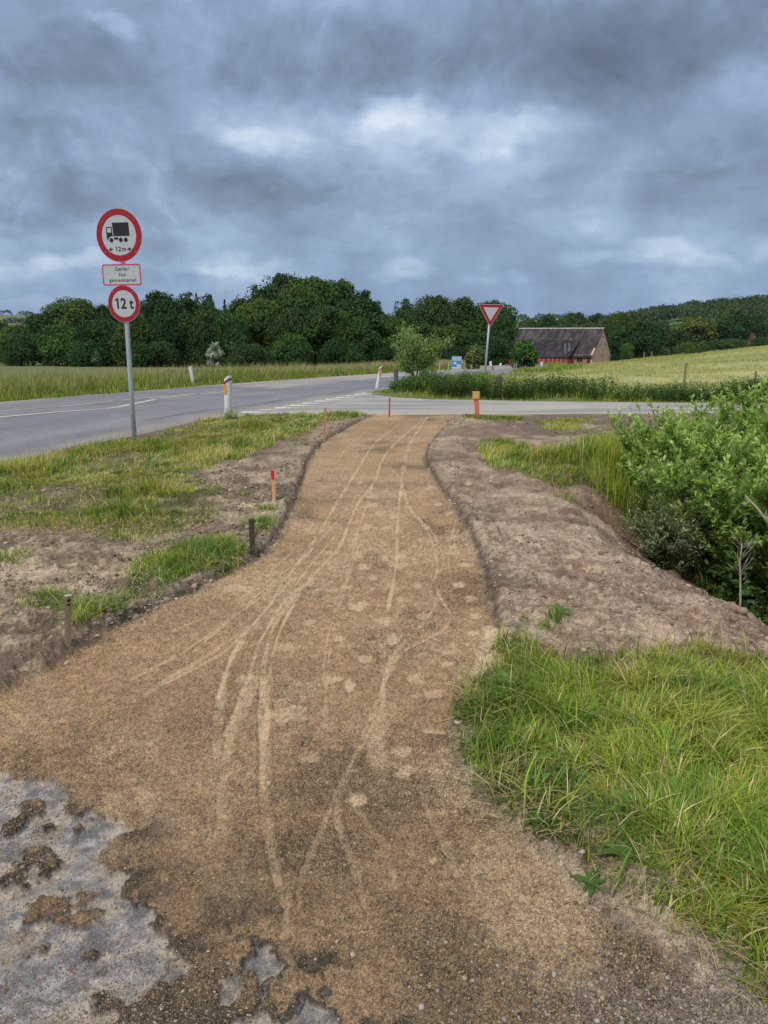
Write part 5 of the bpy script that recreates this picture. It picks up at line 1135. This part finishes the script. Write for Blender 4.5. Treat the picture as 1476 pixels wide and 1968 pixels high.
stake('wooden_stake', 748, 800, 749, 764.5, 2.8, 'thin reddish stake at the far end of the path by the side road', M_PKW, 'plain', .2)

# blue information board
iy = 46.; ip = AT(877, 725, iy); ig = gz(ip.x, iy); ib = empty('information_board', (ip.x, iy, ig), 0, label='small blue board with a cream oval picture on thin posts by the far bend', category='board')
tz = lambda py: ztop(iy, py)-ig; W_ = 18.6/F*iy; Hh = (tz(685)-tz(709)); cc = tz(697)
for dx in (-W_*.28, W_*.12): MB().tube([(dx, .03, -.2), (dx, .03, cc)], .028, 8).obj('post', mat_basic('pale green post', (.45, .50, .38), .6, .1, 9), ib)
M_LB = mat_basic('light blue print', (.32, .52, .74), .5, .06, 5); M_DB = mat_basic('deep blue print', (.04, .25, .62), .5, .06, 5); M_CR = mat_basic('cream print', (.72, .62, .42), .5, .06, 5); M_WP = mat_basic('white print', (.72, .78, .84), .5, .06, 5); M_YP = mat_basic('yellow print', (.68, .66, .32), .5, .06, 5)
pn = MB().prism(rrect(W_, Hh, .02), 0, .03).obj('panel', M_LB, ib); pn.location = (0, 0, cc)
MB().prism([(-W_*.46, Hh*.14), (W_*.46, Hh*.14), (W_*.44, -Hh*.36), (-W_*.46, -Hh*.36)], -.004, -.001).obj('blue_field', M_DB, pn)
MB().prism([(-W_*.48, -Hh*.37), (W_*.48, -Hh*.37), (W_*.48, -Hh*.47), (-W_*.48, -Hh*.47)], -.004, -.001).obj('white_strip', M_WP, pn)
MB().prism([(-W_*.32, -Hh*.10), (-W_*.10, -Hh*.12), (W_*.05, -Hh*.06), (-W_*.06, Hh*.03), (-W_*.15, Hh*.10), (-W_*.27, Hh*.03)], -.008, -.005).obj('white_picture', M_WP, pn)
MB().prism([(W_*.20+W_*.22*math.cos(a*pi/12), -Hh*.24+Hh*.12*math.sin(a*pi/12)) for a in range(24)], -.010, -.006).obj('cream_oval', M_CR, pn)
for k in range(7): MB().prism([(-W_*.33+k*W_*.095, Hh*.26), (-W_*.33+k*W_*.095+W_*.06, Hh*.26), (-W_*.33+k*W_*.095+W_*.06, Hh*.39), (-W_*.33+k*W_*.095, Hh*.39)], -.004, -.001).obj('lettering', M_YP, pn)

# thin fence posts between the road and the meadow, stubs, lone field posts
M_PPOST = mat_basic('pale fence post', (.42, .41, .33), .8, .15, 9); M_GRAN = mat_basic('grey granite', (.13, .13, .12), .9, .3, 14, .5)
for (px, t, b, y, lab) in [(845, 697, 716, 44, 'thin grey fence post between the slender tree and the blue board'), (822, 710, 722, 40, 'short fence post right of the slender tree'), (862, 698, 724, 41, 'thin fence post close to the left of the blue board'),
                           (892, 697, 716, 50, 'pale fence post right of the blue board'), (905, 700, 717, 48, 'pale fence post in front of the willow shrub'), (988, 698, 711, 60, 'left one of two close fence posts beside the round shrub'), (992, 697, 711, 60, 'right one of two close fence posts beside the round shrub'),
                           (1029, 699, 711, 60, 'fence post just right of the round shrub'), (973, 700, 711, 62, 'fence post between the give way pole and the round shrub'), (1316, 698, 724, 31, 'dark single fence post in the meadow behind the weeds'), (1452, 714, 726, 30, 'short fence post in the meadow at the right'),
                           (1238, 676, 682, 92, 'left small post on the far edge of the meadow'), (1253, 675, 681, 92, 'right small post on the far edge of the meadow')]:
    p = AT(px, b, y); z = float(base(p.x, y)); H = ztop(y, t)-z; dk = px > 1300
    m = MB(); w = .035 if not dk else .05; m.tube([(0, 0, -.2), (random.uniform(-.01, .01), 0, H*.6), (random.uniform(-.03, .03), 0, H)], [w, w*.95, w*.85], 8)
    m.obj('fence_post', M_OLDW if dk else M_PPOST, None, (p.x, y, z), label=lab, category='fence post', group='thin fence posts around the meadow')
for (px, t, b, y, w, lab) in [(761, 708, 728, 30, .11, 'dark grey stone stub in the grass left of the slender tree'), (958, 722, 736, 25, .13, 'grey stone stub in the weeds right of the give way pole')]:
    p = AT(px, b, y); z = gz(p.x, y); H = ztop(y, t)-z; m = MB(); vs = []; 
    for i, (zz, k) in enumerate([(-.1, 1.05), (H*.3, 1.0), (H*.75, .92), (H*.95, .8), (H, .5)]):
        for a in range(9): q = a*2*pi/9; vs.append((math.cos(q)*w*k*random.uniform(.85, 1.1), math.sin(q)*w*.7*k*random.uniform(.85, 1.1), zz))
    m.add(vs, [(i*9+k, i*9+(k+1) % 9, (i+1)*9+(k+1) % 9, (i+1)*9+k) for i in range(4) for k in range(9)]+[tuple(36+k for k in range(9))]); m.obj('stone_post', M_GRAN, None, (p.x, y, z), label=lab, category='stone')
y = 58; p = AT(937, 706, y); z = gz(p.x, y); r = empty('field_rail', (p.x, y, z), 0, label='low pale rail with a dark end post in the grass right of the willow shrub', category='rail'); zr = ztop(y, 705)-z
MB().box((0, 0, zr), (.78, .05, .16)).obj('rail', M_PPOST, r); MB().box((.42, 0, zr/2-.05), (.12, .12, zr+.35)).obj('post', M_OLDW, r); MB().box((-.40, 0, zr/2-.05), (.08, .08, zr+.1)).obj('post', M_PPOST, r)

# ------------------------------------------------------------ the barn
def barn():
    d = 176.; A = AT(1160, 632, d); th = math.radians(-35); gzb = -7.3; ridge = A.z-gzb; W, Lg, eave = 12.5, 44.0, 2.9
    r = empty('barn', (A.x, A.y, gzb), th, label='long brick barn with a dark sagging roof, pale ridge and red timber lean-to wall', category='barn')
    # local: x along the ridge (0 at the right gable, negative to the left), y back, z up
    roofm = bpy.data.materials.new('old fibre cement roof'); roofm.use_nodes = True; nt = NT(roofm.node_tree); b = roofm.node_tree.nodes['Principled BSDF']; tc = nt.new('ShaderNodeTexCoord').outputs['Object']
    nA = nt.noise(tc, .5, 6, .7, 1.0); nB = nt.noise(nt.v('MULTIPLY', tc, (1.6, .25, .25)), 1.2, 5, .6); wv = nt.new('ShaderNodeTexWave'); nt.put(wv.inputs['Vector'], tc); wv.inputs['Scale'].default_value = 1.1; wv.inputs['Distortion'].default_value = .6
    f = nt.m('ADD', nt.m('MULTIPLY', nA, .5), nt.m('MULTIPLY', nB, .5)); nt.put(b.inputs['Base Color'], nt.ramp(nt.m('MULTIPLY_ADD', wv.outputs['Fac'], .05, f), [(.40, (.016, .014, .017)), (.5, (.036, .031, .036)), (.58, (.075, .062, .066)), (.68, (.16, .14, .15))])); b.inputs['Roughness'].default_value = .9
    brick = bpy.data.materials.new('pale red brick'); brick.use_nodes = True; nt = NT(brick.node_tree); b = brick.node_tree.nodes['Principled BSDF']; tc = nt.new('ShaderNodeTexCoord').outputs['Object']
    br = nt.new('ShaderNodeTexBrick'); nt.put(br.inputs['Vector'], nt.v('ADD', nt.v('MULTIPLY', tc, (1, 1, 0)), nt.xyz(0, 0, 0))); sx = nt.new('ShaderNodeSeparateXYZ'); nt.put(sx.inputs[0], tc); nt.put(br.inputs['Vector'], nt.xyz(nt.m('ADD', sx.outputs[0], sx.outputs[1]), sx.outputs[2], 0))
    br.inputs['Scale'].default_value = 4; br.inputs['Color1'].default_value = (.46, .19, .13, 1); br.inputs['Color2'].default_value = (.55, .26, .18, 1); br.inputs['Mortar'].default_value = (.38, .28, .22, 1); nn = nt.noise(tc, .8, 5, .65)
    nt.put(b.inputs['Base Color'], nt.mix(1.0, br.outputs[0], nt.ramp(nn, [(.3, (.75, .75, .75)), (.7, (1.15, 1.15, 1.15))]), 'MULTIPLY')); b.inputs['Roughness'].default_value = .9
    gab = mat_basic('weathered gable brick', (.72, .46, .33), .9, .10, 3, .2); redw = mat_basic('red painted boards', (.38, .05, .06), .8, .25, 4, grain=(3, 3, .3)); whit = mat_basic('lime ridge', (.50, .49, .44), .8, .15, 3); dark = mat_basic('dark opening', (.02, .02, .022), .8, .1, 3); ltb = mat_basic('pale red boards', (.52, .24, .22), .85, .2, 4)
    rdl = 4.3     # length of plain brick front at the right; the lean-to starts left of it
    hw = W/2
    MB().add([(0, -hw, 0), (0, hw, 0), (0, hw, eave), (0, 0, ridge-.1), (0, -hw, eave), (-.4, -hw, 0), (-.4, hw, 0), (-.4, hw, eave), (-.4, 0, ridge-.1), (-.4, -hw, eave)], [(0, 1, 2, 3, 4), (9, 8, 7, 6, 5), (0, 5, 6, 1), (1, 6, 7, 2), (2, 7, 8, 3), (3, 8, 9, 4), (4, 9, 5, 0)]).obj('gable_wall', gab, r)
    MB().box((-Lg/2-.4, -hw+.2, eave/2), (Lg, .4, eave)).obj('front_wall', brick, r); MB().box((-Lg/2-.4, hw-.2, eave/2), (Lg, .4, eave)).obj('rear_wall', brick, r)
    # roof, slightly sagging
    def zr(x, t): return ridge+(eave-.15-ridge)*t-.16*math.sin(min(1, -x/Lg)*pi*3)**2*(t > 0)*.9
    m = MB(); nx, ny = 44, 10; ov = .35
    for s in (-1, 1):
        vs = []
        for i in range(nx+1):
            for j in range(ny+1):
                x = .12-i*(Lg+.1)/nx; t = j/ny*1.06; vs.append((x, s*hw*t, zr(x, t)+random.uniform(-.02, .02)+.09))
        vb = [(a, b_, c-.14) for a, b_, c in vs]; nn_ = len(vs); fs = []
        for i in range(nx):
            for j in range(ny): a = i*(ny+1)+j; q = (a, a+1, a+ny+2, a+ny+1); fs.append(q); fs.append(tuple(nn_+k for k in q[::-1]))
        for i in range(nx): a = i*(ny+1)+ny; fs.append((a, a+ny+1, nn_+a+ny+1, nn_+a))
        for j in range(ny): fs.append((j, nn_+j, nn_+j+1, j+1))
        m.add(vs+vb, fs)
    rf = m.obj('roof', roofm, r, smooth=False)
    MB().tube([(.15, 0, ridge+.10), (-Lg/2, 0, ridge+.03), (-Lg, 0, ridge+.08)], .17, 8).obj('ridge_cap', whit, rf)
    # lean-to: its roof continues below the middle of the main roof, further out
    x0, x1 = -rdl, -rdl-26; roof2 = roofm.copy(); roof2.name = 'darker patched roof'; rr_ = [q for q in roof2.node_tree.nodes if q.type == 'VALTORGB'][0].color_ramp.elements
    for q in rr_: q.color = (q.color[0]*.55, q.color[1]*.55, q.color[2]*.6, 1)
    m = MB(); yA, zA = -hw*.52, zr(-12, .52)+.45; yB, zB = -hw-3.4, 2.35; nx, ny = 26, 10; vs = []
    for i in range(nx+1):
        for j in range(ny+1):
            t = j/ny; x = x0+(x1-x0)*i/nx; vs.append((x, yA+(yB-yA)*t, zA+(zB-zA)*t-.22*math.sin(i*.5)**2*math.sin(t*pi)+random.uniform(-.03, .03)))
    vb = [(a, b_, c-.12) for a, b_, c in vs]; nn_ = len(vs); fs = []
    for i in range(nx):
        for j in range(ny): a = i*(ny+1)+j; q = (a, a+1, a+ny+2, a+ny+1); fs.append(q); fs.append(tuple(nn_+k for k in q[::-1]))
    for i in range(nx): a = i*(ny+1)+ny; fs.append((a, a+ny+1, nn_+a+ny+1, nn_+a))
    for j in range(ny): fs.append((j, nn_+j, nn_+j+1, j+1)); a = nx*(ny+1)+j; fs.append((a, a+1, nn_+a+1, nn_+a))
    lr = m.add(vs+vb, fs).obj('lean_to_roof', roof2, r)
    nrm = Vector((0, (zA-zB), (yB-yA)*-1)).normalized()
    def on(x, t, up=.06): return Vector((x, yA+(yB-yA)*t, zA+(zB-zA)*t))+Vector((0, -.45, .5))*up*2
    for xa, ta, xb, tb_ in ((-7.2, .22, -5.4, .86), (-6.3, .18, -4.9, .70), (-6.2, .05, -6.8, -.12)):
        a, b_ = on(xa, ta, .12), on(xb, tb_, .12); MB().box((a+b_)/2, (.42, (b_-a).length, .05), (b_-a).to_track_quat('Y', 'Z').to_matrix()).obj('loose_board', mat_basic('grey boards', (.10, .095, .10), .8, .2, 4), lr)
    MB().add([on(-18.6, .12, .1), on(-17.9, .14, .1), on(-18.1, .25, .1), on(-18.8, .22, .1)], [(0, 1, 2, 3)]).obj('roof_light', mat_basic('pale pane', (.55, .56, .55), .4, .05, 5), lr)
    w_ = MB(); w_.box(((x0+x1)/2, yB+.35, 1.2), (abs(x1-x0)-.2, .2, 2.4)); rw = w_.obj('lean_to_wall', redw, r)
    for k in range(24): MB().box((x0-.7-k*1.05, yB+.22, 1.65), (.24, .06, 1.3)).obj('wall_post', ltb, rw)
    MB().box(((x0+x1)/2, yB+.20, .92), (abs(x1-x0)-.3, .09, .14)).obj('wall_rail', dark, rw)
    MB().box((x0-.1, (yB-hw)/2+.2, .9), (.2, abs(yB+hw)-.5, 1.8)).obj('lean_to_end', redw, r)
    # brick porch part with window and door at the right
    fw = MB().box((-2.9, -hw-.03, 1.75), (1.25, .08, .95)).obj('window', dark, r); MB().box((-2.9, -hw-.09, 1.75), (.06, .04, .95)).obj('glazing_bar', ltb, fw); MB().box((-2.9, -hw-.09, 1.24), (1.4, .14, .09)).obj('sill', whit, fw)
    MB().box((-.8, -hw-.03, 1.35), (.85, .08, 1.9)).obj('door', mat_basic('dark red door', (.14, .03, .03), .7, .1, 4), r)
    for (yy, zz) in ((-1.7, ridge*.60), (1.9, ridge*.60), (.1, ridge*.80), (.1, ridge*.30)): MB().box((.02, yy, zz), (.08, .34, .34)).obj('vent_opening', dark, r)
    MB().box((.02, hw*.86, 1.6), (.08, .9, 1.5)).obj('gable_hatch', brick, r)
    return r
barn()
def brick_house():
    d = 238.; A = AT(1447, 652, d); z = gz(A.x, d); H = ztop(d, 640)-z; r = empty('brick_house', (A.x, d, z), .3, label='small brick house gable glimpsed between the trees beyond the meadow', category='house'); W = 9.0
    bm_ = mat_basic('orange brick', (.36, .20, .13), .9, .15, 3)
    MB().add([(-W/2, 0, 0), (W/2, 0, 0), (W/2, 0, H*.6), (0, 0, H), (-W/2, 0, H*.6), (-W/2, 9, 0), (W/2, 9, 0), (W/2, 9, H*.6), (0, 9, H), (-W/2, 9, H*.6)], [(0, 1, 2, 3, 4), (9, 8, 7, 6, 5), (1, 6, 7, 2), (5, 0, 4, 9)]).obj('wall', bm_, r)
    MB().add([(-W/2-.4, -.3, H*.6-.2), (0, -.3, H+.1), (W/2+.4, -.3, H*.6-.2), (-W/2-.4, 9.3, H*.6-.2), (0, 9.3, H+.1), (W/2+.4, 9.3, H*.6-.2), (-W/2-.4, -.3, H*.6-.4), (0, -.3, H-.1), (W/2+.4, -.3, H*.6-.4), (-W/2-.4, 9.3, H*.6-.4), (0, 9.3, H-.1), (W/2+.4, 9.3, H*.6-.4)],
             [(0, 1, 4, 3), (1, 2, 5, 4), (6, 9, 10, 7), (7, 10, 11, 8), (0, 6, 7, 1), (1, 7, 8, 2), (3, 4, 10, 9), (4, 5, 11, 10), (0, 3, 9, 6), (2, 8, 11, 5)]).obj('roof', mat_basic('brown tiles', (.12, .07, .055), .9, .2, 3), r)
    MB().box((-1.5, -.03, H*.42), (1.0, .08, 1.2)).obj('window', M_BLACK, r)
brick_house()
# tall weeds in front of the barn
x = RN.uniform(30, 66, 9000); y = 176-(x-30)*.35-RN.uniform(9, 16, 9000); k = (x/y > .205) & (x/y < .40); x, y = x[k], y[k]; n = len(x)
put('barn_weeds', blades(x, y, hz_many(x, y)-.05, RN.uniform(.3, .8, n), np.full(n, .16), RN.uniform(.1, .6, n), np.array([[.075, .125, .035]])*RN.uniform(.6, 1.4, (n, 1)), 2), kind='stuff', label='dark green weeds along the foot of the barn', category='weeds')

# ------------------------------------------------------------ stones, straw and debris
def stones(name, x, y, r, col, sink=.35, lowp=False, **props):
    n = len(x); z = hz_many(x, y); a = RN.uniform(0, 6.28, n); fl = RN.uniform(.4, .85, n); el = RN.uniform(.65, 1.0, n)
    t = (1+5**.5)/2; iv = np.array([(-1, t, 0), (1, t, 0), (-1, -t, 0), (1, -t, 0), (0, -1, t), (0, 1, t), (0, -1, -t), (0, 1, -t), (t, 0, -1), (t, 0, 1), (-t, 0, -1), (-t, 0, 1)]); iv /= np.linalg.norm(iv[0])
    it = np.array([(0, 11, 5), (0, 5, 1), (0, 1, 7), (0, 7, 10), (0, 10, 11), (1, 5, 9), (5, 11, 4), (11, 10, 2), (10, 7, 6), (7, 1, 8), (3, 9, 4), (3, 4, 2), (3, 2, 6), (3, 6, 8), (3, 8, 9), (4, 9, 5), (2, 4, 11), (6, 2, 10), (8, 6, 7), (9, 8, 1)])
    if lowp: iv = np.array([(1, 0, 0), (-1, 0, 0), (0, 1, 0), (0, -1, 0), (0, 0, 1), (0, 0, -1.)]); it = np.array([(0, 2, 4), (2, 1, 4), (1, 3, 4), (3, 0, 4), (2, 0, 5), (1, 2, 5), (3, 1, 5), (0, 3, 5)])
    nv_ = len(iv); V = iv[None]*RN.uniform(.72, 1.15, (n, nv_, 1)); X = V[..., 0]*el[:, None]; Y = V[..., 1]; Zz = V[..., 2]*fl[:, None]
    ca, sa = np.cos(a)[:, None], np.sin(a)[:, None]; R = r[:, None]; W = np.stack([x[:, None]+(X*ca-Y*sa)*R, y[:, None]+(X*sa+Y*ca)*R, z[:, None]+Zz*R+(fl*r*(1-2*sink))[:, None]*.6], 2)
    T = (np.arange(n)[:, None, None]*nv_+it[None]).reshape(-1, 3)
    return link(name, mesh_np(name, W.reshape(-1, 3), None, T, np.repeat(col[:, None, :], nv_, 1).reshape(-1, 3), not lowp), M_STONE, **props)
def dS(x, y): return ((inside_sd(PATH, x, y, 1) > .0)*(road_d(x, y) > ROADHW)*(inside_sd(SIDE, x, y, 1) > 0)*sst(-.3, .6, fbm(x, y, 1.7, 3, 500))).astype(float)
x, y = scatter(-5, 4.2, 2.6, 13, 210000, lambda a, b: dS(a, b)*np.clip(5/b, 0, 1)**1.5*np.where(a > .5, .35, 1)); n = len(x)
r = .0065*np.exp(RN.normal(0, .5, n)); sc = np.array([[.27, .21, .155]]); c = sc*np.where(RN.random((n, 1)) < .12, 1.9, RN.uniform(.65, 1.25, (n, 1)))+RN.uniform(-.02, .03, (n, 1))
r = np.where(RN.random(n) < .02, r*2.2, r); stones('soil_crumbs', x, y, r, np.clip(c, .04, .9), kind='stuff', label='small stones and clods lying on the bare soil beside the path', category='stones')
x, y = scatter(-2.8, 2.4, 1.12, 6.0, 560000, lambda a, b: (inside_sd(PATH, a, b, 1) < .02)*np.clip(2.0/b, 0, 1)**1.6*(.25+.75*sst(-.2, .6, fbm(a, b, 1.6, 3, 210)+(b < 2.3)*.5))*(np.abs(a) < .6*b+.4)); n = len(x)
r = .0024*np.exp(RN.normal(0, .40, n)); c = lerp(np.array([[.16, .12, .08]]), np.array([[.50, .39, .27]]), RN.random(n)**1.6); stones('path_grit', x, y, r, c*RN.uniform(.7, 1.15, (n, 1)), .3, True, kind='stuff', label='fine loose grit scattered over the gravel path', category='grit')
x, y = scatter(-.1, 1.7, 1.1, 2.1, 26000, lambda a, b: np.exp(-(((a-.78)/.5)**2+((b-1.38)/.28)**2))*.75); n = len(x)
r = np.minimum(.0030*np.exp(RN.normal(0, .45, n)), .0085); c = lerp(np.array([[.13, .11, .09]]), np.array([[.42, .38, .34]]), RN.random(n)**1.6); stones('grey_gravel', x, y, r, c, .25, kind='stuff', label='coarser grey pebbles at the lower right edge of the path', category='gravel')
for (px, py, s, g, lab) in [(298, 1388, 0, 0, None)]: pass
ST = [(1025, 1168, 8, 'pale stone on the bare soil shoulder above the right grass'), (1095, 1167, 7, 'pale stone on the reddish soil to the right of the path'), (678, 1826, 7, 'white pebble lying alone low on the gravel path'), (517, 1503, 7, 'flat pale stone beside the wheel track on the path'), (1065, 1870, 8, 'white chip of stone at the lower right of the path'),
      (810, 1930, 9, 'pale stone at the bottom edge between path and asphalt'), (1117, 1663, 8, 'light stone at the tip of the right grass edge'), (1048, 1643, 5, 'small white stone next to the dandelion leaves'), (1350, 1577, 5, 'round white pebble in the right grass'), (128, 1272, 9, 'grey stone below the nearest stake'), (95, 1195, 8, 'pale stone left of the nearest stake'),
      (215, 1208, 7, 'stone at the left edge of the path beside the green tuft'), (255, 1183, 9, 'brown clod at the left edge of the path'), (240, 1190, 6, 'dark small stone near the brown clod at the left edge'), (262, 1188, 6, 'small brown stone right of the clod at the left edge')]
for (px, py, s, lab) in ST:
    x, y = G(px, py); rr = s/F*math.hypot(y, 1.6)*.9; o = stones('stone', np.array([0.]), np.array([0.]), np.array([rr]), np.array([[.42, .37, .30]]) if 'brown' not in lab and 'dark' not in lab else np.array([[.17, .125, .09]]), .3, label=lab, category='stone')
    o.location = (x, y, hz(x, y)-hz(0, 0))
# dry straw lying about
x, y = scatter(-4.5, 4, 1.2, 12, 15000, lambda a, b: (.10+.9*sst(0, .7, fbm(a, b, 1.5, 3, 510)))*np.where(inside_sd(PATH, a, b, 1) < 0, .05, .65)*(road_d(a, b) > ROADHW)); n = len(x)
b_ = blades(x, y, hz_many(x, y)+.003, .045*RN.uniform(.3, 1.7, n), .0022*RN.uniform(.7, 1.5, n), RN.uniform(2.5, 5, n)*.5, lerp(np.array([[.42, .34, .20]]), np.array([[.16, .11, .07]]), RN.random(n)), 2)
b_[0][:, 2] = hz_many(b_[0][:, 0], b_[0][:, 1])+.003+np.clip((b_[0][:, 2]-hz_many(b_[0][:, 0], b_[0][:, 1])), 0, .006)
put('dry_straw', b_, kind='stuff', label='dry straw and bits of root scattered on the soil', category='straw')
# a few dandelion plants at the edge of the grass
def rosette(px, py, s, label):
    x, y = G(px, py); z = hz(x, y); n = 7; a = np.linspace(0, 6.28, n, endpoint=False)+RN.uniform(-.3, .3, n); D = unit(np.stack([np.cos(a), np.sin(a), np.full(n, .25)], 1)); N = np.tile([[0, 0, 1.]], (n, 1))+D*-.2; P = np.zeros((n, 3)); P[:, 2] = .006
    Pm = []; 
    for k in range(n):
        L = s*RN.uniform(.7, 1.2); W = L*.34; S = np.cross(D[k], [0, 0, 1]); S /= np.linalg.norm(S)
        for i in range(7):
            t = i/6; w = W*(.12+.9*math.sin(min(t*1.12, 1)*pi*.93)**.8)*(1-.25*(i % 2)); c = D[k]*L*t; c = c+np.array([0, 0, .006+L*.16*t-.32*L*t*t]); Pm += [c-S*w*.5+[0, 0, .004*w/W], c, c+S*w*.5+[0, 0, .004*w/W]]
    V = np.array(Pm); Q = []
    for k in range(n):
        for i in range(6): b = k*21+i*3; Q += [(b, b+1, b+4, b+3), (b+1, b+2, b+5, b+4)]
    col = np.tile(np.array([[.09, .19, .035]]), (len(V), 1))*np.repeat(RN.uniform(.8, 1.3, n), 21)[:, None]
    link('dandelion', mesh_np('dandelion', V, np.array(Q), None, col, True), M_LEAF, None, (x, y, z+.003), label=label, category='weed plant')
rosette(1025, 1600, .07, 'dandelion leaves at the left tip of the right grass'); rosette(1195, 1668, .075, 'broad dandelion leaves inside the lower edge of the right grass'); rosette(1138, 1712, .06, 'small dandelion leaf cluster on the soil below the right grass edge'); rosette(540, 912, .05, 'single green weed on the soil left of the red tipped stake')
rosette(1075, 1188, .08, 'green weed growing on the bare shoulder right of the path')
# twisted root on the left soil, curled twig on the path
rb = MB(); c0 = G(215, 1080); c1_ = G(255, 1090); pts = []
for i in range(9): t = i/8; x = c0[0]+(c1_[0]-c0[0])*t; y = c0[1]+(c1_[1]-c0[1])*t+.03*math.sin(t*9); pts.append((x, y, hz(x, y)+.010+.018*math.sin(t*pi)))
rb.tube(pts, [.004, .007, .009, .008, .010, .008, .007, .006, .003], 7)
for i in (2, 4, 6): p = Vector(pts[i]); rb.tube([p, p+Vector((.03*(-1)**i, -.03, .012)), p+Vector((.05*(-1)**i, -.055, -.004))], [.006, .004, .002], 5)
rb.obj('root', mat_basic('root wood', (.24, .18, .125), .9, .3, 40, .5), None, smooth=True, label='twisted piece of root lying on the bare soil at the left', category='root')
for (a, b, rr, lab) in [((845, 1633), (865, 1650), .0022, 'short dry twig lying on the lower gravel path'), ((835, 1390), (905, 1378), .0018, 'thin straw lying from the path towards the right grass'), ((1185, 1635), (1230, 1612), .002, 'pale straw stalk lying over the lower grass'), ((1255, 1605), (1290, 1612), .002, 'bent dry stalk lying in the right grass')]:
    A = G(*a); B = G(*b); m = MB(); up = .06 if a[0] > 1100 else .004; m.tube([(A[0], A[1], hz(*A)+up), ((A[0]+B[0])/2, (A[1]+B[1])/2, hz((A[0]+B[0])/2, (A[1]+B[1])/2)+up+.006), (B[0], B[1], hz(*B)+up)], [rr, rr, rr*.6], 5)
    m.obj('twig', mat_basic('straw', (.48, .38, .22), .8, .2, 40), None, smooth=True, label=lab, category='twig')

# ------------------------------------------------------------ haze
def haze():
    m = bpy.data.materials.new('haze air'); m.use_nodes = True; nt = m.node_tree; nt.nodes.clear(); o = nt.nodes.new('ShaderNodeOutputMaterial'); v = nt.nodes.new('ShaderNodeVolumePrincipled')
    v.inputs['Color'].default_value = (.80, .88, 1, 1); v.inputs['Density'].default_value = .00006; v.inputs['Anisotropy'].default_value = .2; nt.links.new(v.outputs[0], o.inputs['Volume'])
    o_ = MB().box((0, 1500, 30), (9000, 6200, 110)).obj('haze', m, kind='stuff', label='thin bluish haze over the far hills', category='haze'); return o_
haze()
